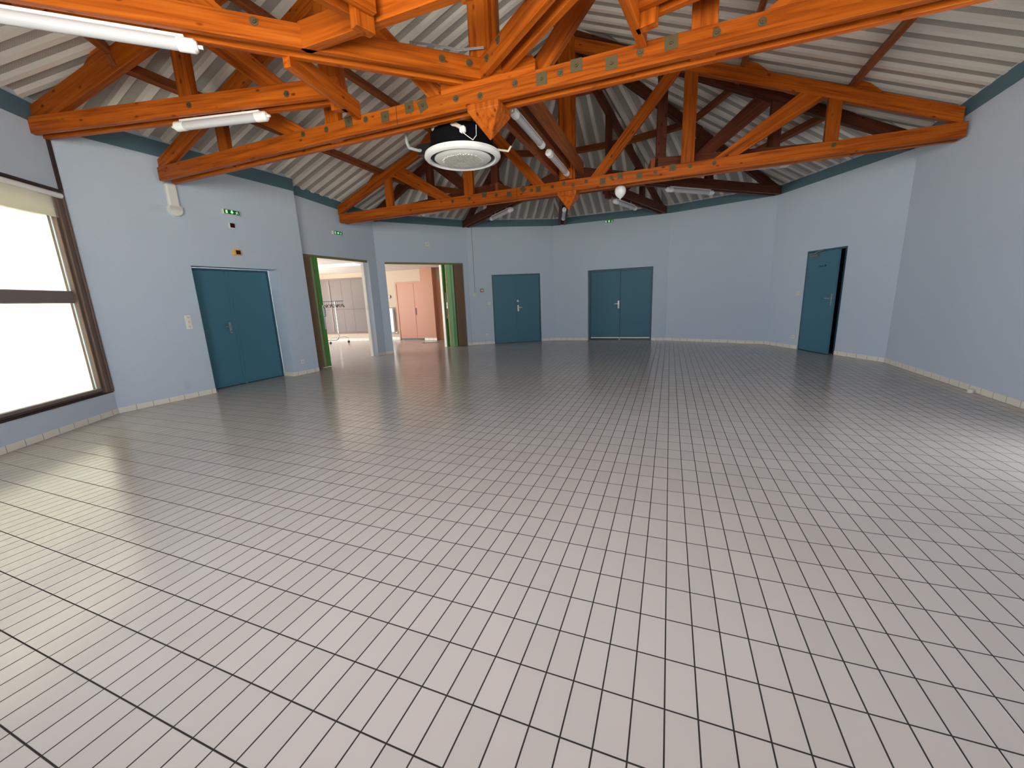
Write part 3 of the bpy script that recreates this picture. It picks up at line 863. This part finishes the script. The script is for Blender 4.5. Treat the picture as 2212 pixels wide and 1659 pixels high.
def exit_sign(W, px0, py0, px1, py1, label, side=-1, w=.275, h=.088):
    s0, z0 = W.at(px0, py0); s1, z1 = W.at(px1, py1); c = (s0 + s1) / 2; zc = (z0 + z1) / 2
    p = W.pt(c, zc); t = thing('exit_sign', label, 'exit sign', tuple(p), 'green exit signs')
    link('casing', wbox(W, c - w / 2, c + w / 2, zc - h / 2, zc + h / 2, .062), M['whiteframe'], t, W.mw, .008)
    pan = link('pictogram_panel', wbox(W, c - w / 2 + .012, c + w / 2 - .012, zc - h / 2 + .009, zc + h / 2 - .009, .004, -.062), M['exitgreen'], t, W.mw)
    y = -.0675
    def flat(name, poly, m):
        bm = bmesh.new(); prism(bm, poly, y, y + .002); link(name, bm, m, pan, W.mw)
    flat('door_symbol', [(c - .105, zc - .026), (c - .070, zc - .026), (c - .070, zc + .026), (c - .105, zc + .026)], M['exitwhite'])
    if side == 0:
        flat('arrow_symbol', [(c - .012, zc + .028), (c + .012, zc + .028), (c + .012, zc + .002), (c + .030, zc + .002), (c, zc - .028), (c - .030, zc + .002), (c - .012, zc + .002)], M['exitlit'])
    else:
        k = side
        flat('arrow_symbol', [(c - k * .034, zc + .010), (c + k * .006, zc + .010), (c + k * .006, zc + .026), (c + k * .036, zc), (c + k * .006, zc - .026), (c + k * .006, zc - .010), (c - k * .034, zc - .010)], M['exitlit'])
    bm = bmesh.new()
    q = c + .085
    for poly in ([(q - .008, zc + .012), (q + .006, zc + .016), (q + .002, zc - .006), (q - .012, zc - .006)], [(q - .012, zc - .004), (q - .001, zc - .006), (q - .018, zc - .028), (q - .026, zc - .026)],
                 [(q - .006, zc - .004), (q + .004, zc - .006), (q + .024, zc - .018), (q + .022, zc - .024), (q + .004, zc - .016)], [(q - .006, zc + .014), (q - .026, zc + .006), (q - .024, zc + .001), (q - .004, zc + .008)], [(q + .002, zc + .012), (q + .020, zc + .002), (q + .018, zc - .003), (q, zc + .004)],
                 [(q + .002, zc + .018), (q + .010, zc + .018), (q + .010, zc + .027), (q + .002, zc + .027)]):
        prism(bm, poly, y, y + .002)
    link('running_figure', bm, M['exitwhite'], pan, W.mw)
exit_sign(W_front, 477, 453, 514, 466, 'lit green exit sign with down arrow above the left double door', 0)
exit_sign(W_A, 714, 499, 737, 509, 'lit green exit sign above the first folding partition opening', 1)
exit_sign(W_3, 1306, 475, 1327, 483, 'lit green exit sign high on the rear wall under the eaves band', 0)

def simple(name, W, px0, py0, px1, py1, dep, m, label, cat, bevel=.004, w=None, h=None):
    a = W.at(px0, py0); b = W.at(px1, py1)
    s0, s1 = sorted((a[0], b[0])); z0, z1 = sorted((a[1], b[1]))
    if w: c = (s0 + s1) / 2; s0, s1 = c - w / 2, c + w / 2
    if h: c = (z0 + z1) / 2; z0, z1 = c - h / 2, c + h / 2
    t = thing(name, label, cat, tuple(W.pt((s0 + s1) / 2, (z0 + z1) / 2)))
    o = link('housing', wbox(W, s0, s1, z0, z1, dep), m, t, W.mw, bevel)
    return t, (s0, s1, z0, z1)
def addp(t, W, name, s0, s1, z0, z1, y0, dep, m, bevel=0):
    return link(name, wbox(W, s0, s1, z0, z1, dep, y0), m, t, W.mw, bevel)
def disc_on(t, W, name, s, z, y0, dep, r, m, seg=24):
    bm = bmesh.new(); cyl(bm, (s, y0, z), (s, y0 - dep, z), r, seg=seg); return link(name, bm, m, t, W.mw, smooth=True)

t, q = simple('alarm_sounder', W_front, 491, 482, 506, 493, .035, M['whiteframe'], 'small white box with dark red lens under the left exit sign', 'alarm light', w=.09, h=.08)
addp(t, W_front, 'lens', q[0] + .012, q[1] - .004, q[2] + .004, q[3] - .004, -.035, .012, M['darkred'], .002)
t, q = simple('door_beacon', W_front, 500, 538, 518, 552, .05, M['orange'], 'small orange box with dark window above the left double door', 'alarm light', w=.12, h=.10)
addp(t, W_front, 'dark_window', q[0] + .035, q[1] - .008, q[2] + .012, q[3] - .02, -.05, .006, M['brownlens'], .002)
t, q = simple('triple_socket', W_front, 396, 677, 418, 714, .012, M['whiteframe'], 'white vertical plate of three round sockets left of the left door', 'wall socket', w=.085, h=.225)
for k in range(3):
    zc = q[3] - .038 - k * .0745
    r_ = disc_on(t, W_front, 'socket_rim', (q[0] + q[1]) / 2, zc, -.012, .006, .030, M['white'])
    disc_on(r_, W_front, 'socket_well', (q[0] + q[1]) / 2, zc, -.0185, .002, .021, M['cream'])
def socket(W, px, py, label):
    t, q = simple('wall_socket', W, px - 3, py - 3, px + 3, py + 3, .010, M['whiteframe'], label, 'wall socket', w=.08, h=.08)
    c = ((q[0] + q[1]) / 2, (q[2] + q[3]) / 2)
    r_ = disc_on(t, W, 'socket_well', c[0], c[1], -.010, .003, .024, M['cream'])
    for dx in (-.009, .009): disc_on(r_, W, 'pin_hole', c[0] + dx, c[1], -.0128, .001, .003, M['blackplastic'], 8)
socket(W_front, 653.5, 781.5, 'white socket low on the wall right of the left double door')
socket(W_2, 1052.5, 723.5, 'white socket low on the wall left of the left rear double door')
socket(W_5, 1714, 727, 'white socket low on the wall left of the ajar single door')
def switch(W, px, py, label):
    t, q = simple('light_switch', W, px - 3, py - 3, px + 3, py + 3, .009, M['whiteframe'], label, 'light switch', w=.088, h=.088)
    c = ((q[0] + q[1]) / 2, (q[2] + q[3]) / 2)
    addp(t, W, 'rocker', c[0] - .026, c[0] + .026, c[1] - .026, c[1] + .026, -.009, .004, M['cream'], .002)
switch(W_2, 1057.5, 655.5, 'white light switch left of the left rear double door')
switch(W_5, 1724.5, 633.5, 'white light switch left of the ajar single door')
t, q = simple('fire_call_point', W_2, 1037, 624, 1045, 631, .035, M['redplastic'], 'red fire alarm call point upper left of the left rear double door', 'fire alarm', w=.10, h=.10)
addp(t, W_2, 'press_plate', q[0] + .022, q[1] - .022, q[2] + .03, q[3] - .03, -.035, .003, M['whiteframe'])
t, q = simple('junction_box', W_2, 1021.5, 633, 1029, 640, .03, M['whiteframe'], 'small white square box at the bottom of the vertical cable', 'junction box', w=.09, h=.09)
addp(t, W_2, 'cover', q[0] + .014, q[1] - .014, q[2] + .014, q[3] - .014, -.03, .003, M['cream'], .002)
s_, z_ = W_2.at(1022, 560)
bm = bmesh.new(); cyl(bm, (.165, -.008, q[3]), (.165, -.008, 3.475), .008, seg=8)
o = link('cable_conduit', bm, M['cable'], None, W_2.mw); tag(o, 'thin grey vertical cable conduit in the corner left of the left rear door', 'cable')
t, q = simple('smoke_alarm_sounder', W_1, 915, 523, 929, 532, .04, M['whiteframe'], 'small white square alarm sounder above the second folding partition opening', 'alarm sounder', w=.13, h=.10)
disc_on(t, W_1, 'speaker_cone', (q[0] + q[1]) / 2, (q[2] + q[3]) / 2, -.04, .01, .034, M['cream'])
# blank plates
t, q = simple('cover_plate', W_front, 321, 440, 359, 461, .006, M['patch'], 'blank blue-grey cover plate left of the white duct', 'cover plate', .002)
t, q = simple('cover_plate', W_front, 397, 825, 414, 840, .004, M['patch'], 'blank painted cover plate low on the wall left of the left door', 'cover plate', .001)
# duct
a = W_front.at(353, 388); b = W_front.at(388, 466)
c = W_front.at(372, 440)[0]
t = thing('cable_duct', 'white plastic duct coming down the wall under the end of the near main truss', 'duct', tuple(W_front.pt(c, 3.0)))
link('duct_body', wbox(W_front, c - .072, c + .072, 2.93, 3.285, .075), M['whiteframe'], t, W_front.mw, .02)
bm = bmesh.new(); cyl(bm, (c, 0, 2.91), (c, -.085, 2.91), .084, seg=32)
box(bm, c - .084, c + .084, -.085, 0, 2.91, 2.96)
link('rounded_end', bm, M['whiteframe'], t, W_front.mw, smooth=True)

# ---------------------------------------------------------------- doors
def handle(parent, W, s, z, y, direction, m, plate_h=.24, plate_w=.042, keyhole=True):
    pl = link('handle_plate', BX(s - plate_w / 2, s + plate_w / 2, y - .008, y, z - plate_h * .62, z + plate_h * .38), m, parent, W.mw, .002)
    bm = bmesh.new(); tube(bm, [Vector((s, y - .006, z)), Vector((s, y - .05, z)), Vector((s + direction * .115, y - .055, z))], .010, 10)
    link('lever', bm, m, pl, W.mw, smooth=True)
    if keyhole:
        bm = bmesh.new(); cyl(bm, (s, y - .007, z - .085), (s, y - .010, z - .085), .009, seg=12); link('keyhole', bm, M['blackplastic'], pl, W.mw)

def door_frame(parent, W, s0, s1, h, y, t=.045, dep=.06, m=None):
    bm = bmesh.new()
    box(bm, s0, s0 + t, y - .004, y + dep, 0, h); box(bm, s1 - t, s1, y - .004, y + dep, 0, h); box(bm, s0 + t, s1 - t, y - .004, y + dep, h - t, h)
    return link('door_frame', bm, m or M['doorframe'], parent, W.mw)

def double_door(n, W, s0, s1, depth, h=HD, dm=None, fm=None, t=.03, hs=1, hz=1.06, mid=.5, gap=.012, astragal=True, lever=-1, strip=None):
    root = bpy.data.objects.new('door_%d' % n, None); C.objects.link(root); root.matrix_basis = Matrix.Translation(W.pt(s0, 0, depth)); root['kind'] = 'structure'
    door_frame(root, W, s0, s1, h, depth, t, m=fm)
    c = s0 + (s1 - s0) * mid
    z0 = .012
    l1 = link('door_leaf', BX(s0 + t + .003, c - .003, depth + .006, depth + .046, z0 + gap, h - t - .003), dm or M['door'], root, W.mw, .002)
    l2 = link('door_leaf', BX(c + .003, s1 - t - .003, depth + .006, depth + .046, z0 + gap, h - t - .003), dm or M['door'], root, W.mw, .002)
    if astragal:
        link('meeting_strip', BX(c - .022, c + .022, depth - .004, depth + .006, z0 + gap, h - t - .003), dm or M['door'], l2, W.mw, .002)
    link('dark_backing', BX(s0, s1, depth + .05, depth + .06, 0, h), M['blackplastic'], root, W.mw)
    return root, l1, l2, c
# left double door in its recess
root, l1, l2, c = double_door(1, W_front, d1a - .0, d1b - .0, .31, t=.035, mid=.47, gap=.0)
handle(l1, W_front, W_front.at(497, 705, .31)[0], W_front.at(497, 705, .31)[1], .306, -1, M['steel'], .20)
link('floor_bolt', BX(c - .02, c + .02, .275, .31, .002, .014), M['steel'], root, W_front.mw)
for zz in (.3, 1.0, 1.8):
    pass
root, l1, l2, c = double_door(2, W_2, d2a, d2b, .02, t=.035, mid=.5, gap=0)
sh, zh = W_2.at(1121.5, 664)
handle(l2, W_2, c + .035, zh, .016, 1, M['whiteframe'], .19, .05, False)
bm = bmesh.new(); cyl(bm, (c + .03, .016, W_2.at(1121, 650)[1]), (c + .03, .006, W_2.at(1121, 650)[1]), .032, seg=20)
link('lock_cylinder', bm, M['whiteframe'], l2, W_2.mw, smooth=True)
for sx in (d2a + .022, d2b - .022):
    for zz in (.25, 1.85):
        bm = bmesh.new(); cyl(bm, (sx, .008, zz - .05), (sx, .008, zz + .05), .009, seg=10); link('hinge', bm, M['doorframe'], root, W_2.mw)
root, l1, l2, c = double_door(3, W_3, d3a, d3b, .20, t=.05, mid=.5, gap=.055, astragal=False)
link('door_sweep', BX(d3a + .055, c - .006, .19, .206, .045, .078), M['whiteframe'], l1, W_3.mw)
link('door_sweep', BX(c + .006, d3b - .055, .19, .206, .045, .078), M['whiteframe'], l2, W_3.mw)
sh, zh = W_3.at(1333, 656, .2)
handle(l1, W_3, c - .045, zh, .204, -1, M['chrome'], .23, .05, False)
link('door_stop', BX(c - .02, c + .02, .17, .20, 0, .03), M['cream'], root, W_3.mw)
# right single door, ajar
root = bpy.data.objects.new('door_4', None); C.objects.link(root); root.matrix_basis = Matrix.Translation(W_5.pt(d5a, 0)); root['kind'] = 'structure'
door_frame(root, W_5, d5a, d5b, HD, .0, .035, .10)
hp = Matrix.Translation((d5a + .038, .035, 0)) @ Matrix.Rotation(math.radians(-7.5), 4, 'Z')
lw = d5b - d5a - .076
leaf = link('door_leaf', BX(0, lw, -.042, 0, .012, HD - .045), M['door'], root, W_5.mw @ hp, .003)
LM = W_5.mw @ hp
pl = link('handle_plate', BX(lw - .075, lw - .035, -.050, -.042, .98, 1.21), M['chrome'], leaf, LM, .002)
bm = bmesh.new(); tube(bm, [Vector((lw - .055, -.045, 1.12)), Vector((lw - .055, -.095, 1.12)), Vector((lw - .17, -.10, 1.125))], .010, 10)
link('lever', bm, M['chrome'], pl, LM, smooth=True)
link('door_closer', BX(.10, .32, -.078, -.042, HD - .135, HD - .095), M['mullion'], leaf, LM, .006)
bm = bmesh.new(); tube(bm, [Vector((.20, -.075, HD - .09)), Vector((.34, -.09, HD - .035)), Vector((.42, -.03, HD - .02))], .007, 8)
link('closer_arm', bm, M['steel'], leaf, LM)
link('name_plate', BX(lw * .42, lw * .56, -.044, -.041, 1.755, 1.772), M['darkslot'], leaf, LM)
link('name_plate', BX(lw * .59, lw * .65, -.044, -.041, 1.752, 1.785), M['darkslot'], leaf, LM)
for zz in (.25, 1.2, 1.75):
    bm = bmesh.new(); cyl(bm, (d5a + .034, -.012, zz - .045), (d5a + .034, -.012, zz + .045), .009, seg=10); link('hinge', bm, M['doorframe'], root, W_5.mw)
link('corridor_shade_plate', BX(d5a, d5b, .28, .295, 0, HD), M['blackplastic'], root, W_5.mw)  # black plate, shade behind the ajar door put into its colour

# ---------------------------------------------------------------- big window and its roller blind
def window(n, W, s0, s1, z0=.33, z1=2.93, transom=True, blind=True):
    root = bpy.data.objects.new('window_%d' % n, None); C.objects.link(root); root.matrix_basis = Matrix.Translation(W.pt(s0, z0)); root['kind'] = 'structure'
    bm = bmesh.new(); f = .07
    box(bm, s0, s0 + f, .06, .15, z0, z1); box(bm, s1 - f, s1, .06, .15, z0, z1)
    box(bm, s0 + f, s1 - f, .06, .15, z0, z0 + .045); box(bm, s0 + f, s1 - f, .06, .15, z1 - .06, z1)
    link('window_frame', bm, M['brownframe'], root, W.mw)
    if transom: link('transom', BX(s0 + f, s1 - f, .06, .14, 1.545, 1.70), M['mullion'], root, W.mw, .01)
    for a_, b_ in (((z0 + .06, 1.545), (1.70, z1 - .06)) if transom else ((z0 + .06, z1 - .06),)):
        link('window_pane', BX(s0 + f, s1 - f, .10, .106, a_, b_), M['glass'], root, W.mw)
    daylight_portal('daylight_portal', W.pt((s0 + s1) / 2, (z0 + z1) / 2, .16), -W.n, s1 - s0, z1 - z0)
    return root
root = window(1, W_win, win0, win1 + .06)
W = W_win
# outer cover boards next to the projecting wall
link('window_sill', BX(win0 - .05, win1 + .09, -.012, .10, .315, .332), M['darkbrown'], root, W.mw)
bm = bmesh.new(); box(bm, win1 + .060, win1 + .097, -.022, .05, .33, 2.95); box(bm, win1 - .015, win1 + .057, -.008, .06, .33, 2.86); box(bm, win1 - .055, win1 - .018, .02, .07, .39, 2.86)
link('window_casing', bm, M['brownframe'], root, W.mw, .004)
link('corner_strip', BX(win1 + .055, win1 + .098, -.022, .0, 2.93, 3.655), M['darkbrown'], root, W.mw)
bl = thing('roller_blind', 'white roller blind rolled up at the top of the big left window', 'roller blind', tuple(W.pt((win0 + win1) / 2, 2.88)))
bm = bmesh.new(); cyl(bm, (win0, -.01, 2.87), (win1 + .05, -.01, 2.87), .032, seg=20); link('roller_tube', bm, M['white'], bl, W.mw, smooth=True)
link('head_board', BX(win0, win1 + .04, .19, .29, 2.62, 2.93), M['whiteframe'], root, W.mw)
link('blind_fabric', BX(win0 + .05, win1 - .0, .018, .0195, 2.60, 2.88), M['rollerblind'], bl, W.mw)
link('dimming_screen', BX(win0 + .02, win1 + .02, .153, .1545, .34, 2.62), M['screen'], root, W.mw)  # translucent sheet added outside the glass to dim and soften daylight
link('bottom_rail', BX(win0 + .05, win1 - .0, .03, .09, .36, .40), M['mullion'], root, W.mw, .004)
bm = bmesh.new(); box(bm, win0, win1 + .06, -.02, .045, 2.925, 2.945); box(bm, win0, win1 + .06, -.03, -.02, 2.905, 2.93)
link('head_rail', bm, M['darkbrown'], bl, W.mw, .002)
window(2, W_b3, .25, W_b3.L - .25, CL0 - .2, CL1 + .25, False)  # unseen window added behind the camera to light the far walls
window(3, W_R, gr0, gr1, .0, 2.3)
window(4, W_b2, .6, W_b2.L - .6, CL0, CL1, False)  # second added strip, out of view, evens out the daylight
# ---------------------------------------------------------------- folding partitions
def partition(W, s0, s1, zt, side, label, far=False):
    """stack of pleats parked at one end of the opening; side -1: at s0, +1: at s1"""
    t = thing('folding_partition', label, 'folding partition', tuple(W.pt(s0 if side < 0 else s1, 0, .1)), 'folding partitions parked at the sides of the openings')
    tr = bmesh.new(); box(tr, s0, s1, .055, .175, zt - .035, zt - .001)
    link('ceiling_track', tr, M['darkbrown'], t, W.mw)
    tr = bmesh.new(); box(tr, s0, s1, .03, .055, zt - .05, zt - .001)
    link('track_cover', tr, M['olive'], t, W.mw)
    sg = 1 if side < 0 else -1; b = s0 if side < 0 else s1
    n = 9 if side < 0 else 11; pw = .0275
    link('pleat_backing', BX(min(b, b + sg * n * pw), max(b, b + sg * n * pw), .06, .27, .012, zt - .05), M['pleatdark'], t, W.mw)
    bm = bmesh.new()
    for k in range(n):
        a0 = b + sg * (.004 + k * pw); a1 = a0 + sg * (pw * .70)
        box(bm, min(a0, a1), max(a0, a1), .03, .28, .012, zt - .045)
    link('pleat_stack', bm, M['pleat'], t, W.mw)
    x = b + sg * (.004 + n * pw)
    bm = bmesh.new(); box(bm, min(x, x + sg * .012), max(x, x + sg * .012), .05, .28, .012, zt - .045); link('dark_gap', bm, M['pleatdark'], t, W.mw)
    def slat(x0, x1, y0, y1, m, nm='partition_panel', th=.018):
        p = Vector((x0, y0)); q = Vector((x1, y1)); d = (q - p).normalized(); nn = Vector((-d.y, d.x)) * th / 2
        bm = bmesh.new()
        P_ = [p - nn, q - nn, q + nn, p + nn]
        lo = [bm.verts.new((v.x, v.y, .012)) for v in P_]; hi = [bm.verts.new((v.x, v.y, zt - .045)) for v in P_]
        bm.faces.new(lo); bm.faces.new(hi)
        for i in range(4): bm.faces.new((lo[i], lo[(i + 1) % 4], hi[(i + 1) % 4], hi[i]))
        return link(nm, bm, m, t, W.mw)
    g = x + sg * .014
    if side < 0:
        slat(g, g + .028, .06, .045, M['green'], th=.012); slat(g + .03, g + .085, .035, .055, M['olive'], th=.014)
        p3 = slat(g + .088, g + .165, .055, .03, M['green'], th=.022)
        hx = g + .14; hy = .02
    else:
        slat(g, g - .095, .045, .10, M['green'], th=.014); slat(g - .097, g - .103, .04, .04, M['olive'], th=.02)
        slat(g - .105, g - .235, .035, .035, M['lightgreen'], th=.02)
        p3 = slat(g - .24, g - .345, .10, .045, M['green'], th=.016)
        link('closing_post', BX(g - .372, g - .352, .05, .20, .012, zt - .045), M['cream'], t, W.mw)
        hx = g - .30; hy = .03
    link('lock_plate', BX(hx - .014, hx + .014, hy - .012, hy + .09, .86, 1.62 if side > 0 else 1.4), M['steel'], p3, W.mw, .003)
    bm = bmesh.new(); tube(bm, [Vector((hx, hy - .01, 1.35)), Vector((hx, hy - .055, 1.33)), Vector((hx, hy - .055, 1.16)), Vector((hx, hy - .01, 1.14))], .012, 8)
    link('pull_handle', bm, M['chrome'], p3, W.mw, smooth=True)
partition(W_A, opA0, opA1, 2.475, -1, 'green and brown folding partition parked at the left of the first opening')
partition(W_1, opB0, opB1, 2.46, 1, 'green and brown folding partition parked at the right of the second opening')
# cream closing jamb on the right of the first opening
link_ = link('closing_jamb', BX(opA1 - .052, opA1 - .001, .125, .218, 0, 2.43), M['whiteframe'], None, W_A.mw, .004)
tag(link_, 'cream closing jamb at the right edge of the first folding partition opening', 'door jamb')
link('jamb_latch', BX(opA1 - .056, opA1 - .051, .15, .175, 1.22, 1.34), M['steel'], link_, W_A.mw)

# ---------------------------------------------------------------- adjoining room
S0, S1 = (-14.0, 11.60), (-10.35, 12.465)
W_s = Wall(S0, S1)
W_q = Wall((-10.35, 12.70), (-6.2, 12.70))
build_wall('wall_side_room_window', W_s, 2.5, 2.5, m=M['creamwall'], bandh=.1, lift=.1, eb=0)
build_wall('wall_side_room_back', W_q, 2.5, 2.5, m=M['creamwall'], bandh=.1, lift=.1)
bm = BX(-13.6, -13.4, 6.0, 12.2, 0, .25); box(bm, -13.6, -13.4, 6.0, 12.2, 2.45, 2.8); box(bm, -13.6, -13.4, 6.0, 6.4, .25, 2.45); box(bm, -13.6, -13.4, 10.2, 12.2, .25, 2.45)
struct(link('wall_side_room_left', bm, M['creamwall']))
struct(link('wall_side_room_front', BX(-13.6, -7.58, 5.95, 6.15, 0, 2.8), M['creamwall']))
struct(link('wall_side_room_right', BX(-5.99, -5.75, 11.30, 13.1, 0, 2.8), M['creamwall']))
daylight_portal('daylight_portal', (-13.5, 8.3, 1.35), (1, 0, 0), 3.8, 2.2)
bmc = bmesh.new()
vv = [bmc.verts.new((x, y, 2.545)) for x, y in ((-13.6, 6.0), (-7.40, 6.0), (-7.40, 9.0), (-5.85, 11.2), (-5.85, 13.1), (-13.6, 13.1))]
bmc.faces.new(vv); r = bmesh.ops.extrude_face_region(bmc, geom=bmc.faces[:])
bmesh.ops.translate(bmc, verts=[x for x in r['geom'] if isinstance(x, bmesh.types.BMVert)], vec=(0, 0, .12))
struct(link('ceiling_side_room', bmc, M['ceiltile']), 'white suspended ceiling of the adjoining room')
# lining on the back of the hall walls so no cavity shows
struct(link('baseboard_side_room', BX(0, W_s.L, -.012, .01, 0, .10), M['skirt'], mw=W_s.mw))
struct(link('baseboard_side_room_back', BX(0, .86, -.012, .01, 0, .10), M['skirt'], mw=W_q.mw))
# wide window with grey shades
root = bpy.data.objects.new('window_5', None); C.objects.link(root); root.matrix_basis = Matrix.Translation(W_s.pt(1.9, .3)); root['kind'] = 'structure'
bm = bmesh.new(); box(bm, .2, W_s.L - .05, -.03, 0, 2.31, 2.365); box(bm, .2, W_s.L - .05, -.03, 0, .30, .37)
link('window_frame', bm, M['brownframe'], root, W_s.mw)
link('shade', BX(.25, W_s.L - .05, -.008, -.002, .37, 2.31), M['blind'], root, W_s.mw)
bm = bmesh.new()
for x in (1.92,): box(bm, x - .035, x + .035, -.025, -.008, .37, 2.31)
link('mullion', bm, M['mullion'], root, W_s.mw)
bm = bmesh.new()
for x in (2.42, 2.83): box(bm, x - .006, x + .006, -.011, -.008, .37, 2.31)
box(bm, .25, W_s.L - .05, -.011, -.008, 1.20, 1.24)
link('shade_seam', bm, mat('shade_seam', (.16, .14, .145, 1), .8), root, W_s.mw)
# salmon double doors and pillar
q = lambda px, py, out=0: W_q.at(px, py, out)
ds0 = q(853, 611)[0]; ds1 = ds0 + 1.32
root = bpy.data.objects.new('door_5', None); C.objects.link(root); root.matrix_basis = Matrix.Translation(W_q.pt(ds0, 0)); root['kind'] = 'structure'
door_frame(root, W_q, ds0, ds1 + .05, 2.12, -.03, .06, .04, m=M['salmon'])
cm = q(898, 672)[0] 
l1 = link('door_leaf', BX(ds0 + .06, cm - .004, -.02, .0, .05, 2.06), M['salmon'], root, W_q.mw, .002)
l2 = link('door_leaf', BX(cm + .004, ds1 + .02, -.02, .0, .05, 2.06), M['salmon'], root, W_q.mw, .002)
link('door_gap', BX(ds0 + .06, ds1, -.012, .0, .0, .05), M['blackplastic'], root, W_q.mw)
link('handle_plate', BX(cm + .02, cm + .055, -.032, -.02, .92, 1.17), M['darkslot'], l2, W_q.mw)
pil = struct(link('wall_side_room_pillar', BX(ds1 - .02, ds1 + .47, -.28, 0, 0, 2.545), M['salmon'], mw=W_q.mw), 'salmon painted pillar')
struct(link('baseboard_pillar', BX(ds1 - .03, ds1 + .48, -.29, -.27, 0, .09), M['skirt'], mw=W_q.mw))
struct(link('wall_side_room_recess', BX(ds1 + .47, ds1 + 1.1, -.10, 0, 0, 2.12), M['salmon'], mw=W_q.mw))
# radiator
ra = thing('radiator', 'white panel radiator left of the salmon double doors', 'radiator', tuple(W_q.pt(.4, .2)))
rs1 = q(856, 690)[0] - .06; 
bm = bmesh.new(); box(bm, rs1 - .50, rs1, -.10, -.03, .30, 1.19)
link('panel', bm, M['white'], ra, W_q.mw, .008)
bm = bmesh.new(); tube(bm, [Vector((rs1 - .2, -.065, 1.22)), Vector((rs1 + .03, -.065, 1.22)), Vector((rs1 + .03, -.065, .26)), Vector((rs1 - .2, -.065, .26))], .012)
link('pipe', bm, M['grey'], ra, W_q.mw)
bm = bmesh.new(); cyl(bm, (rs1 + .05, -.07, .27), (rs1 + .12, -.07, .30), .022); link('valve', bm, M['white'], ra, W_q.mw)
sq, zq = q(842, 641)
al = thing('fire_call_point', 'dark red fire alarm call point on the cream wall of the next room', 'fire alarm', tuple(W_q.pt(sq, zq)))
link('housing', BX(sq - .055, sq + .055, -.04, 0, zq - .055, zq + .055), M['darkred'], al, W_q.mw, .008)
link('press_plate', BX(sq - .02, sq + .02, -.044, -.04, zq - .025, zq + .025), M['salmon'], al, W_q.mw)
# bright ceiling patch, its brightness put in as a glowing panel
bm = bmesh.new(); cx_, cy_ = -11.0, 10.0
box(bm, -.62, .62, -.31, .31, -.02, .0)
glow_panel = link('ceiling_glow_panel', bm, M['ceilglow'], None, Matrix.Translation((-9.05, 9.6, 2.545)) @ Matrix.Rotation(.15, 4, 'Z'))
tag(glow_panel, 'bright rectangular glowing ceiling patch in the next room', 'ceiling patch')
# dark slot drain on the floor
sl_ = link('floor_mat_strip', BX(-.28, .28, -.03, .03, 0, .006), M['pleatdark'], None, Matrix.Translation((-7.6, 11.75, -.002)) @ Matrix.Rotation(.45, 4, 'Z'))
tag(sl_, 'thin dark strip on the floor in front of the salmon pillar', 'strip')

# coat rack on castors with black hangers
cr = thing('coat_rack', 'chrome coat rack on castors seen through the first opening', 'coat rack', (-11.30, 11.40, 0))
ux, uy = .97, .24
def rp(a, b, z): return Vector((-11.30 + ux * a - uy * b, 11.40 + uy * a + ux * b, z))
bm = bmesh.new(); cyl(bm, rp(0, 0, .23), rp(0, 0, 1.52), .016, seg=12); link('pole', bm, M['chrome'], cr, smooth=True)
bm = bmesh.new(); cyl(bm, rp(-.45, 0, 1.53), rp(.32, 0, 1.53), .014, seg=12); link('hanging_bar', bm, M['blackplastic'], cr, smooth=True)
for b_, m_ in ((-.42, M['chrome']),):
    pass
bm = bmesh.new(); tube(bm, [rp(-.25, -.20, .09), rp(-.23, -.20, .19), rp(-.17, -.16, .23), rp(.18, .14, .23), rp(.24, .18, .19), rp(.25, .18, .09)], .014, 10)
link('foot', bm, M['chrome'], cr, smooth=True)
bm = bmesh.new(); tube(bm, [rp(-.85, .10, .12), rp(-.15, .05, .12), rp(-.08, .05, .16), rp(0, 0, .24)], .014, 10)
link('foot', bm, M['blackplastic'], cr, smooth=True)
for a_, b_ in ((-.25, -.20), (.25, .18)):
    c_ = rp(a_, b_, .045); bm = bmesh.new(); cyl(bm, c_ + Vector((-.015, 0, 0)), c_ + Vector((.015, 0, 0)), .045, seg=20)
    link('castor', bm, M['blackplastic'], cr, smooth=True)
c0 = None
for k in range(9):
    a_ = -.40 + k * .085
    if c0 is None:
        bm = bmesh.new()
        tube(bm, [Vector((0, 0, 0)), Vector((0, .0, -.05)), Vector((0, 0, -.10))], .004, 6)
        for sg in (1, -1): tube(bm, [Vector((0, 0, -.10)), Vector((0, sg * .10, -.135)), Vector((0, sg * .21, -.20))], .012, 8)
        o = link('coat_hanger', bm, M['blackplastic'], None); c0 = o
    else:
        o = c0.copy(); C.objects.link(o)
    p = rp(a_, 0, 1.518)
    o.matrix_basis = Matrix.Translation(p) @ Matrix.Rotation(random.uniform(.4, 2.2), 4, 'Z')
    o['label'] = 'black coat hanger on the bar of the coat rack'; o['category'] = 'coat hanger'; o['group'] = 'black hangers on the coat rack'

# ---------------------------------------------------------------- loose bits on the hall floor and trusses
bm = bmesh.new(); p = W_R.at(2107, 853)
cc_ = W_R.pt(W_R.at(2107, 851)[0], 0, -.05)
bm = bmesh.new(); cyl(bm, (cc_.x, cc_.y, 0), (cc_.x, cc_.y, .045), .028, .033, seg=20)
o = link('plastic_cup', bm, M['whiteframe'], None, smooth=True); tag(o, 'small white cup on the floor against the right wall', 'cup')
# loose cables lying over the near crossing
bm = bmesh.new()
pts = [on_y(885, 92, 3.98), on_y(930, 98, 4.0), on_y(965, 104, 4.02), on_y(990, 110, 4.04), on_y(1045, 104, 4.04)]
for dz in (0, .012): tube(bm, [p + Vector((0, 0, dz)) for p in pts], .005, 6)
o = link('loose_cable', bm, M['cable'], None); tag(o, 'loose grey cables lying on the top left double beam near the crossing', 'cable')
